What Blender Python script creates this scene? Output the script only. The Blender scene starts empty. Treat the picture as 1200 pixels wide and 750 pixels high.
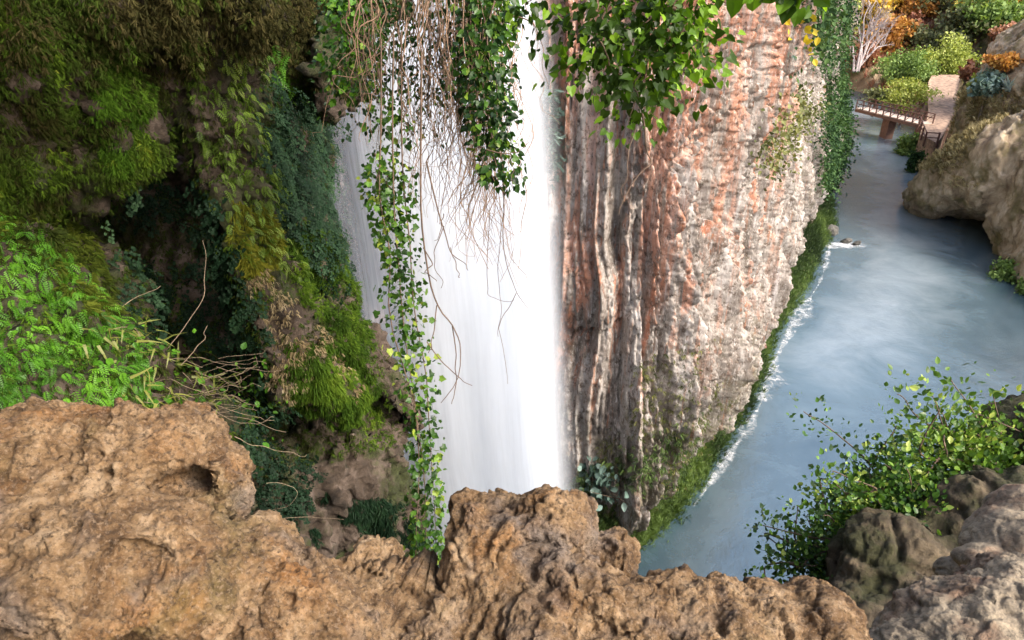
import bpy, math, random
import numpy as np
from mathutils import Vector

# ------------------------------------------------------------------ camera, sky, sun, exposure
sc = bpy.context.scene
COL = sc.collection
CAM = np.array([0.0, 0.0, 20.0]); PITCH = math.radians(28)
cd = bpy.data.cameras.new('camera'); cam = bpy.data.objects.new('camera', cd); COL.objects.link(cam)
cam.location = CAM; cam.rotation_euler = (math.radians(90) - PITCH, 0, 0)
cd.sensor_width = 36; cd.lens = 24; cd.clip_start = 0.05; cd.clip_end = 3000
sc.camera = cam
SUN = np.array([0.61, -0.42, 0.67]); SUN /= np.linalg.norm(SUN)
w = bpy.data.worlds.new('World'); sc.world = w; w.use_nodes = True
wn = w.node_tree; bgn = wn.nodes['Background']
sky = wn.nodes.new('ShaderNodeTexSky'); sky.sky_type = 'NISHITA'; sky.sun_disc = False
sky.sun_elevation = math.asin(SUN[2]); sky.sun_rotation = math.atan2(SUN[0], SUN[1])
sky.air_density = 1.0; sky.dust_density = 6.0; sky.ozone_density = 1.0
wn.links.new(sky.outputs[0], bgn.inputs[0]); bgn.inputs[1].default_value = 0.15
sd = bpy.data.lights.new('sun', 'SUN'); so = bpy.data.objects.new('sun', sd); COL.objects.link(so)
sd.energy = 1.05; sd.angle = math.radians(14); sd.color = (1.0, 0.965, 0.92)
so.rotation_euler = Vector(SUN).to_track_quat('Z', 'Y').to_euler()
sc.view_settings.view_transform = 'Standard'; sc.view_settings.look = 'None'
sc.view_settings.gamma = 1; sc.view_settings.exposure = 1.65
try: sc.cycles.transparent_max_bounces = 24
except Exception: pass

# ------------------------------------------------------------------ helpers
rng = np.random.default_rng(7)
R_ = np.array([1.0, 0, 0]); F_ = np.array([0, math.cos(PITCH), -math.sin(PITCH)]); U_ = np.array([0, math.sin(PITCH), math.cos(PITCH)])
def P(px, py, d):                       # point seen at (px, py) of the 1200 x 750 photograph, d metres deep
    return CAM + d * ((px - 600) / 800 * R_ + F_ + (375 - py) / 800 * U_)
def W(px, py, z=0.0):                   # the same ray met with a level plane
    v = (px - 600) / 800 * R_ + F_ + (375 - py) / 800 * U_
    return CAM + v * ((z - CAM[2]) / v[2])
def proj(p):
    q = p - CAM; d = q @ F_
    dd = np.where(np.abs(d) < 1e-3, 1e-3, d)
    return 600 + 800 * (q @ R_) / dd, 375 - 800 * (q @ U_) / dd, d
def norm(a): return a / np.maximum(np.linalg.norm(a, axis=-1, keepdims=True), 1e-9)

def hsh(ix, iy, iz, seed=0):
    h = (ix.astype(np.int64) * 374761393 + iy.astype(np.int64) * 668265263 + iz.astype(np.int64) * 2147483647 + seed * 974634777) & 0xffffffff
    h = ((h ^ (h >> 13)) * 1274126177) & 0xffffffff
    h = ((h ^ (h >> 15)) * 2246822519) & 0xffffffff
    return ((h ^ (h >> 16)) & 0xffffff) / float(0xffffff)
def vnoise(p, seed=0):                  # smooth value noise in -1..1
    i = np.floor(p).astype(np.int64); f = p - i; f = f * f * f * (f * (f * 6 - 15) + 10)
    x, y, z = i[:, 0], i[:, 1], i[:, 2]; fx, fy, fz = f[:, 0], f[:, 1], f[:, 2]
    def L(a, b, t): return a + (b - a) * t
    c = [hsh(x + a, y + b, z + c_, seed) for c_ in (0, 1) for b in (0, 1) for a in (0, 1)]
    return 2 * L(L(L(c[0], c[1], fx), L(c[2], c[3], fx), fy), L(L(c[4], c[5], fx), L(c[6], c[7], fx), fy), fz) - 1
def fbm(p, oct=4, seed=0, gain=0.5, ridge=False):
    s = 0; a = 1; t = 0
    for k in range(oct):
        n = vnoise(p * 2.03 ** k + k * 17.3, seed + k)
        if ridge: n = 1 - 2 * np.abs(n)
        s = s + a * n; t += a; a *= gain
    return s / t
def worley(p, seed=0):                  # nearest and second nearest cell distances
    i = np.floor(p).astype(np.int64); f1 = np.full(len(p), 9.0); f2 = f1.copy(); cid = np.zeros(len(p))
    for a in (-1, 0, 1):
        for b in (-1, 0, 1):
            for c in (-1, 0, 1):
                j = i + (a, b, c)
                q = j + np.stack([hsh(j[:, 0], j[:, 1], j[:, 2], seed + k) for k in (1, 2, 3)], 1)
                d = np.linalg.norm(q - p, axis=1)
                near = d < f1
                f2 = np.where(near, f1, np.minimum(f2, d)); cid = np.where(near, hsh(j[:, 0], j[:, 1], j[:, 2], seed + 9), cid)
                f1 = np.where(near, d, f1)
    return f1, f2, cid
def sst(a, b, x): t = np.clip((x - a) / (b - a), 0, 1); return t * t * (3 - 2 * t)

def tag(o, label=None, cat=None, group=None, kind=None):
    if label: o['label'] = label
    if cat: o['category'] = cat
    if group: o['group'] = group
    if kind: o['kind'] = kind
    return o
def mesh(name, v, faces, material=None, parent=None, smooth=True, attrs=None, fsize=None):
    """faces: (n,k) array, or flat list of arrays of different k"""
    me = bpy.data.meshes.new(name)
    v = np.asarray(v, dtype=np.float32)
    fl = faces if isinstance(faces, list) else [faces]
    fl = [np.asarray(f, dtype=np.int32) for f in fl if len(f)]
    me.vertices.add(len(v)); me.vertices.foreach_set('co', v.ravel())
    idx = np.concatenate([f.ravel() for f in fl]); sizes = np.concatenate([np.full(len(f), f.shape[1], dtype=np.int32) for f in fl])
    me.loops.add(len(idx)); me.loops.foreach_set('vertex_index', idx)
    me.polygons.add(len(sizes)); me.polygons.foreach_set('loop_start', np.concatenate([[0], np.cumsum(sizes)[:-1]]).astype(np.int32))
    me.polygons.foreach_set('use_smooth', np.full(len(sizes), smooth))
    me.update(calc_edges=True)
    for k, a in (attrs or {}).items():
        at = me.attributes.new(k, 'FLOAT', 'POINT'); at.data.foreach_set('value', np.asarray(a, dtype=np.float32))
    if material: me.materials.append(material)
    o = bpy.data.objects.new(name, me); COL.objects.link(o)
    if parent: o.parent = parent
    return o
def empty(name, loc=(0, 0, 0)):
    o = bpy.data.objects.new(name, None); COL.objects.link(o); o.location = loc
    o.empty_display_size = 0.1
    return o
def under(o, parent):                  # parent keeping world place (parents carry no rotation)
    o.parent = parent; o.location = Vector(o.location) - Vector(parent.location); return o

# ------------------------------------------------------------------ materials
class N:
    def __init__(s, name):
        s.m = bpy.data.materials.new(name); s.m.use_nodes = True; s.t = s.m.node_tree
        s.b = s.t.nodes['Principled BSDF']; s.out = s.t.nodes['Material Output']
        s.geo = s.t.nodes.new('ShaderNodeNewGeometry')
    def n(s, typ, **kw):
        x = s.t.nodes.new('ShaderNode' + typ)
        for k, v in kw.items(): setattr(x, k, v)
        return x
    def l(s, a, b): s.t.links.new(a, b)
    def map(s, sx=1, sy=1, sz=1, rot=(0, 0, 0)):
        m = s.n('Mapping'); m.inputs['Scale'].default_value = (sx, sy, sz); m.inputs['Rotation'].default_value = rot
        s.l(s.geo.outputs['Position'], m.inputs[0]); return m.outputs[0]
    def noise(s, vec, scale, detail=6, rough=0.6, dist=0.0):
        x = s.n('TexNoise'); x.inputs['Scale'].default_value = scale; x.inputs['Detail'].default_value = detail
        x.inputs['Roughness'].default_value = rough; x.inputs['Distortion'].default_value = dist
        s.l(vec, x.inputs['Vector']); return x.outputs[0]
    def vor(s, vec, scale, feat='F1'):
        x = s.n('TexVoronoi'); x.feature = feat; x.inputs['Scale'].default_value = scale
        s.l(vec, x.inputs['Vector']); return x.outputs['Distance']
    def ramp(s, fac, stops):
        r = s.n('ValToRGB'); e = r.color_ramp.elements
        while len(e) < len(stops): e.new(0.5)
        for q, (p, c) in zip(e, stops): q.position = p; q.color = (*c, 1) if not np.isscalar(c) else (c, c, c, 1)
        s.l(fac, r.inputs[0]); return r.outputs[0]
    def mix(s, fac, a, b, mode='MIX'):
        m = s.n('Mix', data_type='RGBA', blend_type=mode)
        for i, x in ((0, fac), (6, a), (7, b)):
            if hasattr(x, 'links') or hasattr(x, 'is_linked'): s.l(x, m.inputs[i])
            else: m.inputs[i].default_value = x if i == 0 else (*x, 1)
        return m.outputs[2]
    def math(s, op, a, b=0.0):
        m = s.n('Math', operation=op)
        for i, x in ((0, a), (1, b)):
            if hasattr(x, 'is_linked'): s.l(x, m.inputs[i])
            else: m.inputs[i].default_value = x
        return m.outputs[0]
    def attr(s, name): a = s.n('Attribute', attribute_name=name); return a.outputs['Fac']
    def bump(s, h, strength, dist, prev=None):
        b = s.n('Bump'); b.inputs['Strength'].default_value = strength; b.inputs['Distance'].default_value = dist
        s.l(h, b.inputs['Height'])
        if prev: s.l(prev, b.inputs['Normal'])
        return b.outputs[0]

def ledge_mat():
    s = N('tufa_rock'); v = s.map()
    big = s.noise(v, 2.2, 5, 0.6); mid = s.noise(v, 9, 6, 0.65, 0.4); fine = s.noise(v, 60, 6, 0.7)
    c = s.ramp(mid, [(0.31, (0.055, 0.028, 0.010)), (0.42, (0.165, 0.093, 0.038)), (0.54, (0.29, 0.185, 0.092)), (0.68, (0.46, 0.33, 0.20))])
    om = s.ramp(big, [(0.54, 0.0), (0.70, 0.85)])
    c = s.mix(om, c, s.ramp(mid, [(0.3, (0.15, 0.058, 0.012)), (0.7, (0.42, 0.195, 0.05))]))
    gm = s.ramp(s.noise(v, 3.6, 5, 0.6, 0.3), [(0.55, 0.0), (0.7, 0.75)])
    c = s.mix(gm, c, (0.19, 0.165, 0.15))
    ol = s.ramp(s.noise(s.map(1, 1, 1.6), 1.7, 5, 0.65), [(0.60, 0.0), (0.72, 0.6)])
    c = s.mix(ol, c, (0.12, 0.10, 0.03))
    c = s.mix(s.ramp(fine, [(0.36, 0.85), (0.50, 0.0)]), c, (0.045, 0.026, 0.013)); c = s.mix(s.ramp(s.noise(v, 85, 5, 0.7), [(0.52, 0.0), (0.64, 0.5)]), c, (0.42, 0.31, 0.21))
    s.l(c, s.b.inputs['Base Color']); s.b.inputs['Roughness'].default_value = 0.9
    n1 = s.bump(mid, 0.6, 0.03); vo = s.noise(v, 38, 6, 0.75); n2 = s.bump(vo, 1.0, 0.03, n1); n3 = s.bump(s.noise(v, 120, 5, 0.75), 1.0, 0.008, n2)
    s.l(n3, s.b.inputs['Normal']); return s.m
def grey_ledge_mat(name='weathered_rock', tint=(0.30, 0.245, 0.17)):
    s = N(name); v = s.map(); st = s.map(1, 1, 1, (0.5, 0.6, 0))
    mid = s.noise(st, 5, 7, 0.65, 0.6); fine = s.noise(v, 50, 6, 0.7)
    c = s.ramp(mid, [(0.3, tuple(t * 0.4 for t in tint)), (0.5, tint), (0.72, tuple(min(t * 1.5, .8) for t in tint))])
    om = s.ramp(s.noise(v, 2.5, 5, 0.6), [(0.55, 0.0), (0.68, .8)])
    c = s.mix(om, c, s.ramp(mid, [(0.3, (0.13, 0.06, 0.03)), (0.7, (0.34, 0.19, 0.11))]))
    c = s.mix(s.ramp(fine, [(0.3, 0.6), (0.5, 0.0)]), c, (0.1, 0.08, 0.06))
    s.l(c, s.b.inputs['Base Color']); s.b.inputs['Roughness'].default_value = 0.85
    n1 = s.bump(mid, 0.8, 0.04); n2 = s.bump(fine, 1.0, 0.02, n1); s.l(n2, s.b.inputs['Normal']); return s.m
def cliff_mat():
    s = N('limestone_cliff'); v = s.map()
    st = s.map(1, 1, 0.16); st2 = s.map(1, 1, 0.05)
    a = s.noise(st, 1.1, 8, 0.62, 0.8); b = s.noise(st2, 2.2, 6, 0.6, 0.3); f = s.noise(v, 5, 8, 0.7)
    grey = s.ramp(a, [(0.28, (0.085, 0.07, 0.052)), (0.41, (0.23, 0.20, 0.175)), (0.54, (0.37, 0.335, 0.30)), (0.72, (0.58, 0.55, 0.525))])
    pink = s.ramp(a, [(0.28, (0.19, 0.075, 0.035)), (0.41, (0.42, 0.185, 0.11)), (0.54, (0.53, 0.305, 0.22)), (0.72, (0.68, 0.53, 0.455))])
    sep = s.n('SeparateXYZ'); s.l(s.geo.outputs['Position'], sep.inputs[0])
    zf = s.math('MULTIPLY_ADD', sep.outputs[2], 1 / 16.0)          # pink towards the top
    zf.node.inputs[2].default_value = -0.72
    pm = s.math('ADD', s.math('MULTIPLY', s.math('SUBTRACT', b, 0.5), 5.0), zf)
    pm = s.math('SUBTRACT', pm, s.math('MULTIPLY', s.attr('grey'), 0.9)); c = s.mix(s.ramp(pm, [(0.0, 0.0), (0.45, 1.0)]), grey, pink)
    # rusty drip streaks
    rs = s.ramp(s.noise(st2, 4.2, 5, 0.6, 0.2), [(0.60, 0.0), (0.68, 0.8)])
    c = s.mix(rs, c, (0.36, 0.15, 0.07)); c = s.mix(s.ramp(s.noise(s.map(1, 1, .22), .75, 6, .65, .4), [(.57, 0.0), (.66, .6)]), c, s.ramp(f, [(.35, (.17, .07, .03)), (.65, (.46, .22, .13))]))
    wsx = s.ramp(s.noise(st2, 6.5, 5, 0.6, 0.2), [(0.60, 0.0), (0.70, 0.7)])
    c = s.mix(wsx, c, (0.72, 0.69, 0.68))
    # olive growth low down
    lo = s.math('MULTIPLY_ADD', sep.outputs[2], -1 / 9.0); lo.node.inputs[2].default_value = 0.75
    mm = s.math('ADD', s.math('MULTIPLY', s.math('SUBTRACT', s.noise(v, 0.9, 7, 0.65), 0.5), 3.5), lo)
    c = s.mix(s.ramp(mm, [(0.1, 0.0), (0.7, 0.75)]), c, (0.13, 0.12, 0.07))
    c = s.mix(s.ramp(f, [(0.38, 0.9), (0.50, 0.0)]), c, (0.10, 0.07, 0.05))
    c = s.mix(s.ramp(s.noise(s.map(1, 1, .4), 11, 6, 0.75), [(0.54, 0.0), (0.62, 0.5)]), c, (0.70, 0.66, 0.62))
    s.l(c, s.b.inputs['Base Color']); s.b.inputs['Roughness'].default_value = 0.9
    n1 = s.bump(a, 0.7, 0.25); n2 = s.bump(f, 0.9, 0.12, n1); n3 = s.bump(s.noise(s.map(1, 1, .5), 22, 6, .75), 0.9, 0.04, n2)
    s.l(n3, s.b.inputs['Normal']); return s.m
def dirt_mat(name, stops, scale=3, mossc=None, bd=0.05, thr=(0.5, 0.62)):
    s = N(name); v = s.map(); a = s.noise(s.map(1, 1, 0.5), scale, 8, 0.68, 0.5)
    c = s.ramp(a, stops)
    if mossc:
        mk = s.ramp(s.noise(v, scale * 0.5, 6, 0.65), [(thr[0], 0.0), (thr[1], 1.0)])
        c = s.mix(mk, c, s.ramp(s.noise(v, scale * 8, 5, 0.7), [(0.3, tuple(x * 0.4 for x in mossc)), (0.7, mossc)]))
    s.l(c, s.b.inputs['Base Color']); s.b.inputs['Roughness'].default_value = 0.92
    n1 = s.bump(a, 0.8, bd); n2 = s.bump(s.noise(v, scale * 10, 6, 0.75), 0.8, bd * 0.3, n1)
    s.l(n2, s.b.inputs['Normal']); return s.m
def leaf_mat(name, stops, rough=0.5, trans=0.35, spec=0.4):
    s = N(name); c = s.ramp(s.attr('rnd'), stops)
    s.l(c, s.b.inputs['Base Color']); s.b.inputs['Roughness'].default_value = rough
    s.b.inputs['Specular IOR Level'].default_value = spec
    tr = s.n('BsdfTranslucent'); s.l(s.mix(1.0, c, (1.0, 1.0, 0.55), 'MULTIPLY'), tr.inputs[0])
    mx = s.n('MixShader'); mx.inputs[0].default_value = trans; s.l(s.b.outputs[0], mx.inputs[1]); s.l(tr.outputs[0], mx.inputs[2])
    s.l(mx.outputs[0], s.out.inputs[0]); return s.m
def plain(name, c, rough=0.8, var=0.25, scale=20):
    s = N(name); v = s.map(); n = s.noise(v, scale, 5, 0.6)
    s.l(s.ramp(n, [(0.3, tuple(x * (1 - var * 2) for x in c)), (0.7, tuple(min(x * (1 + var), 1) for x in c))]), s.b.inputs['Base Color'])
    s.b.inputs['Roughness'].default_value = rough; s.l(s.bump(n, 0.4, 0.01), s.b.inputs['Normal']); return s.m
def water_mat():
    s = N('river_water'); v = s.map()
    sheen_tone = s.math('ADD', s.math('MULTIPLY', s.attr('mid'), 0.42), s.math('MULTIPLY', s.noise(v, 0.22, 6, 0.65, .5), 0.75)); c = s.ramp(sheen_tone, [(0.3, (0.030, 0.060, 0.080)), (0.55, (0.072, 0.115, 0.140)), (0.9, (0.215, 0.265, 0.300))])  # sky sheen painted into the mid-channel colour, plus random water tone
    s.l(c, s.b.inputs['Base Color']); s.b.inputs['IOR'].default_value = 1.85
    s.b.inputs['Roughness'].default_value = 0.2; s.b.inputs['Specular IOR Level'].default_value = 1.0
    n1 = s.bump(s.noise(v, 0.8, 7, 0.6, 0.3), 0.2, 0.2); n2 = s.bump(s.noise(v, 6, 5, 0.7), 0.2, 0.04, n1)
    s.l(n2, s.b.inputs['Normal']); return s.m
def fall_mat(name, dens, col, lo=.2):
    s = N(name); uc = s.attr('u'); vc = s.attr('h'); ed = s.attr('edge')
    cb = s.n('CombineXYZ'); s.l(uc, cb.inputs[0]); s.l(vc, cb.inputs[1])
    mp = s.n('Mapping'); mp.inputs['Scale'].default_value = (5, 0.05, 1); s.l(cb.outputs[0], mp.inputs[0])
    st = s.noise(mp.outputs[0], 3.0, 6, 0.55)
    st = s.ramp(st, [(0.3, lo), (0.62, 1.0)])
    al = s.math('MULTIPLY', s.math('MULTIPLY', ed, dens), st)
    s.b.inputs['Base Color'].default_value = (*col, 1); s.b.inputs['Roughness'].default_value = 0.6
    tr = s.n('BsdfTranslucent'); tr.inputs[0].default_value = (*col, 1)
    mx = s.n('MixShader'); mx.inputs[0].default_value = 0.5; s.l(s.b.outputs[0], mx.inputs[1]); s.l(tr.outputs[0], mx.inputs[2])
    tp = s.n('BsdfTransparent'); m2 = s.n('MixShader'); s.l(al, m2.inputs[0]); s.l(tp.outputs[0], m2.inputs[1]); s.l(mx.outputs[0], m2.inputs[2])
    s.l(m2.outputs[0], s.out.inputs[0]); return s.m

# ------------------------------------------------------------------ shape builders
def ico(sub=3):
    import bmesh
    bm = bmesh.new(); bmesh.ops.create_icosphere(bm, subdivisions=sub, radius=1)
    v = np.array([q.co[:] for q in bm.verts]); f = np.array([[x.index for x in g.verts] for g in bm.faces]); bm.free(); return v, f
ICO = ico(3)
def rock_arrays(blobs, voxel):
    """blobs: (centre, (r_right, r_up, r_fwd), roll) ellipsoids in camera axes, melted together into one skin"""
    vs, fs, n = [], [], 0
    for c, r, roll in blobs:
        q = ICO[0].copy(); q = q * np.array(r)
        ca, sa = math.cos(roll), math.sin(roll)
        x = q[:, 0] * ca - q[:, 1] * sa; y = q[:, 0] * sa + q[:, 1] * ca
        vs.append(c + x[:, None] * R_ + y[:, None] * U_ + q[:, 2][:, None] * F_); fs.append(ICO[1] + n); n += len(q)
    o = mesh('temp', np.concatenate(vs), np.concatenate(fs))
    md = o.modifiers.new('r', 'REMESH'); md.mode = 'VOXEL'; md.voxel_size = voxel; md.adaptivity = 0
    dg = bpy.context.evaluated_depsgraph_get(); ev = o.evaluated_get(dg); me = ev.to_mesh()
    v = np.zeros(len(me.vertices) * 3); me.vertices.foreach_get('co', v); v = v.reshape(-1, 3)
    f = np.zeros(len(me.loops), dtype=np.int32); me.loops.foreach_get('vertex_index', f)
    ls = np.zeros(len(me.polygons), dtype=np.int32); me.polygons.foreach_get('loop_total', ls)
    assert (ls == 4).all() or True
    f4 = f.reshape(-1, 4) if (ls == 4).all() else None
    if f4 is None:
        st = np.concatenate([[0], np.cumsum(ls)[:-1]]); q4 = st[ls == 4]; q3 = st[ls == 3]
        f4 = np.concatenate([np.stack([f[q4 + k] for k in range(4)], 1), ])
    ev.to_mesh_clear(); om = o.data; bpy.data.objects.remove(o); bpy.data.meshes.remove(om)
    return v, f4
def vnormals(v, f):
    a = v[f[:, 2]] - v[f[:, 0]]; b = v[f[:, 3 if f.shape[1] > 3 else 1]] - v[f[:, 1 if f.shape[1] > 3 else 0]]
    n = np.cross(a, b); out = np.zeros_like(v)
    for k in range(f.shape[1]): np.add.at(out, f[:, k], n)
    return norm(out)
def rough(v, f, amp, size, pits=0.25, facet=0.5, seed=0, stretch=1.0, fine=True, carve=()):
    """weather a melted skin: broad lumps, cracked facets, pits"""
    sc_ = np.array([1, 1, stretch])
    for c, r, dp in carve:              # hollows
        v = v + F_ * (dp * np.exp(-(((v - c) @ np.stack([R_, U_], 1)) ** 2 / np.array(r) ** 2).sum(1)) * ((v - c) @ F_ < max(r)))[:, None]
    v = v + amp * 1.25 * np.stack([fbm(v * sc_ / size, 3, seed + 11 * k) for k in range(3)], 1)
    n = vnormals(v, f)
    wv = v * sc_ + 0.25 * size * np.stack([vnoise(v * 2.5 / size, seed + 40 + k) for k in range(3)], 1)
    f1, f2, cid = worley(wv / (size * 0.8), seed + 3)
    d = facet * ((cid - 0.5) * 0.6 - np.exp(-((f2 - f1) / 0.09) ** 2) * 0.7)
    f1, f2, cid = worley(wv / (size * 0.3), seed + 5)
    d += facet * 0.3 * ((cid - 0.5) * 0.6 - np.exp(-((f2 - f1) / 0.12) ** 2) * 0.6)
    d += 0.55 * fbm(v * sc_ / (size * 0.42), 6, seed + 20, 0.66)
    v = v + n * (amp * d)[:, None]
    if fine:
        n = vnormals(v, f)
        f1, _, _ = worley(v / (size * 0.15), seed + 7)
        m = sst(-0.3, 0.4, vnoise(v / (size * 0.5), seed + 8))
        g = -pits * 1.3 * np.clip(0.5 - f1, 0, 1) * m + 0.30 * fbm(v / (size * 0.11), 4, seed + 30, .7)
        v = v + n * (amp * g)[:, None]
    return v
def rock(name, blobs, voxel, amp, size, material, seed=0, parent=None, **kw):
    v, f = rock_arrays(blobs, voxel); v = rough(v, f, amp, size, seed=seed, **kw)
    o = mesh(name, v, f, material, parent); return o, v, vnormals(v, f)
def B(px, py, d, rx, ry, rd, roll=0.0):        # blob from photo place, radii in photo pixels and a depth radius in metres
    return (P(px, py, d), (rx * d / 800, ry * d / 800, rd), math.radians(roll))

def tubes(lines, sides=5):
    """lines: list of (points (n,3), radii (n))"""
    vs, fs, n0 = [], [], 0
    for p, r in lines:
        p = np.asarray(p, float); r = np.broadcast_to(np.asarray(r, float), (len(p),))
        t = norm(np.gradient(p, axis=0)); a = np.cross(t, np.array([0.31, 0.87, 0.38])); a = norm(a); b = np.cross(t, a)
        ang = np.arange(sides) * 2 * math.pi / sides
        ring = p[:, None] + r[:, None, None] * (np.cos(ang)[None, :, None] * a[:, None] + np.sin(ang)[None, :, None] * b[:, None])
        vs.append(ring.reshape(-1, 3)); m = len(p)
        i = np.arange(m - 1)[:, None] * sides + np.arange(sides)[None]; j = np.arange(m - 1)[:, None] * sides + (np.arange(sides)[None] + 1) % sides
        fs.append(np.stack([i, j, j + sides, i + sides], -1).reshape(-1, 4) + n0); n0 += m * sides
    return np.concatenate(vs), np.concatenate(fs)
def smooth_line(pts, n=24, wob=0.0, seed=0):
    pts = np.asarray(pts, float); t = np.linspace(0, len(pts) - 1, n); i = np.clip(t.astype(int), 0, len(pts) - 2); f = (t - i)[:, None]
    p0 = pts[np.clip(i - 1, 0, len(pts) - 1)]; p1 = pts[i]; p2 = pts[i + 1]; p3 = pts[np.clip(i + 2, 0, len(pts) - 1)]
    q = 0.5 * ((2 * p1) + (-p0 + p2) * f + (2 * p0 - 5 * p1 + 4 * p2 - p3) * f ** 2 + (-p0 + 3 * p1 - 3 * p2 + p3) * f ** 3)
    if wob:
        L = np.linalg.norm(pts[-1] - pts[0]); s = np.linspace(0, 6, n)
        q = q + wob * np.stack([vnoise(np.stack([s + seed * 7.7, s * 0 + k, s * 0], 1), seed) for k in range(3)], 1) * np.linspace(0.1, 1, n)[:, None]
    return q
# templates lie along +Y (tip), +Z is the face
OVAL = (np.array([[0, 0, 0], [.28, .22, .04], [.36, .5, .05], [.2, .82, .02], [0, 1.05, -.06], [-.2, .82, .02], [-.36, .5, .05], [-.28, .22, .04], [0, .5, -.03]]),
        np.array([[8, 0, 1, 2], [8, 2, 3, 4], [8, 4, 5, 6], [8, 6, 7, 0]]))
IVY = (np.array([[0, 0, 0], [.36, -.08, .05], [.38, .16, .0], [.52, .36, .02], [.30, .60, .0], [0, 1.0, -.12], [-.30, .60, 0], [-.52, .36, .02], [-.38, .16, 0], [-.36, -.08, .05], [0, .35, -.06]]),
       np.array([[10, 0, 1, 2], [10, 2, 3, 4], [10, 4, 5, 6], [10, 6, 7, 8], [10, 8, 9, 0]]))
HEART = (np.array([[0, .06, 0], [.3, -.08, .03], [.5, .2, .06], [.36, .62, .03], [0, 1.08, -.1], [-.36, .62, .03], [-.5, .2, .06], [-.3, -.08, .03], [0, .4, -.05]]),
         np.array([[8, 0, 1, 2], [8, 2, 3, 4], [8, 4, 5, 6], [8, 6, 7, 0]]))
QUAD = (np.array([[-.5, 0, 0], [.5, 0, 0], [.35, 1, .1], [-.35, 1, .1]]), np.array([[0, 1, 2, 3]]))
BLADE = (np.array([[-.06, 0, 0], [.06, 0, 0], [.045, .4, .1], [-.045, .4, .1], [.02, .8, .05], [-.02, .8, .05], [0, 1, 0], [0, 1, 0.001]]),
         np.array([[0, 1, 2, 3], [3, 2, 4, 5], [5, 4, 6, 7]]))
def tuft_t(n=7, spread=0.5, wd=0.07, seed=1):
    r = np.random.default_rng(seed); vs, fs = [], []
    for k in range(n):
        a = r.uniform(0, 6.28); s = r.uniform(0, spread); L = r.uniform(.6, 1.1); x, z = math.cos(a) * s, math.sin(a) * s
        b = r.uniform(0, 6.28); ex, ez = math.cos(b) * wd, math.sin(b) * wd
        ox, oz = r.uniform(-.25, .25), r.uniform(-.25, .25)
        vs += [[ox - ex, 0, oz - ez], [ox + ex, 0, oz + ez], [ox + x + ex * .3, L, oz + z + ez * .3], [ox + x - ex * .3, L, oz + z - ez * .3]]
        fs.append([4 * k, 4 * k + 1, 4 * k + 2, 4 * k + 3])
    return np.array(vs), np.array(fs)
TUFT = tuft_t()
def frond_t(pairs=7):
    vs, fs = [], []
    for k in range(pairs):
        t = (k + .6) / pairs; zc = 0.25 * math.sin(t * 2.6); L = 0.26 * math.sin(math.pi * (0.15 + 0.85 * t) ** 0.8) + .04; h = 0.55 / pairs
        for sgn in (-1, 1):
            b = len(vs); vs += [[0, t - h, zc], [sgn * L * .6, t - h * .5, zc + .03], [sgn * L, t + h * .9, zc - .04], [sgn * L * .3, t + h * .8, zc]]
            fs.append([b, b + 1, b + 2, b + 3])
    return np.array(vs), np.array(fs)
FROND = frond_t()
def MAIDEN(seed=3):
    r = np.random.default_rng(seed); vs, fs = [], []
    for k in range(12):
        t = (k + 1) / 12; x = r.uniform(-.25, .25) * (1.1 - .5 * t); z = 0.2 * t + r.uniform(-.06, .06); s = r.uniform(.07, .12); a = r.uniform(0, 6.28)
        b = len(vs)
        for q in range(4):
            an = a + q * math.pi / 2; vs.append([x + math.cos(an) * s, t + math.sin(an) * s, z + (q % 2) * .04])
        fs.append([b, b + 1, b + 2, b + 3])
    return np.array(vs), np.array(fs)
MAID = MAIDEN()
def stamp(tpl, pos, tip, face, size, rnd=None, r=rng, jitter=0.25):
    tv, tf = tpl; n = len(pos)
    y = norm(tip); z = face - (face * y).sum(1)[:, None] * y; z = norm(z); x = np.cross(y, z)
    s = np.broadcast_to(np.asarray(size, float), (n,))[:, None, None]
    v = pos[:, None] + s * (tv[None, :, 0, None] * x[:, None] + tv[None, :, 1, None] * y[:, None] + tv[None, :, 2, None] * z[:, None])
    f = tf[None] + (np.arange(n) * len(tv))[:, None, None]
    rv = r.random(n) if rnd is None else rnd
    return v.reshape(-1, 3), f.reshape(-1, tf.shape[1]), np.repeat(rv, len(tv))
def foliage(name, tpl, pos, tip, face, size, material, parent=None, rnd=None):
    v, f, a = stamp(tpl, pos, tip, face, size, rnd)
    return mesh(name, v, f, material, parent, smooth=False, attrs={'rnd': a})
def rv(n, r=rng): return norm(r.normal(size=(n, 3)))
def inpoly(px, py, poly):
    ins = np.zeros(len(px), bool); m = len(poly)
    for i in range(m):
        x1, y1 = poly[i]; x2, y2 = poly[(i + 1) % m]
        c = ((y1 > py) != (y2 > py)) & (px < (x2 - x1) * (py - y1) / ((y2 - y1) if y2 != y1 else 1e-9) + x1)
        ins ^= c
    return ins
def grow(v, nrm, poly, n, jit=0.02, facing=-0.25, patch=None, seed=5):
    """pick n rooting points on a rock skin, inside the patch of it where the plants grow"""
    px, py, d = proj(v); view = norm(v - CAM)
    m = (d > 0.3) & inpoly(px, py, poly) & ((view * nrm).sum(1) < facing)
    if patch: m &= vnoise(v / patch[0], seed) > patch[1]
    idx = np.nonzero(m)[0]
    if not len(idx): idx = np.nonzero(d > 0.3)[0][:1]; n = 1
    i = rng.choice(idx, n); return v[i] + rng.normal(size=(n, 3)) * jit, nrm[i]

DOWN = np.array([0, 0, -1.0]); UP = -DOWN
exec_parts = []

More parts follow.
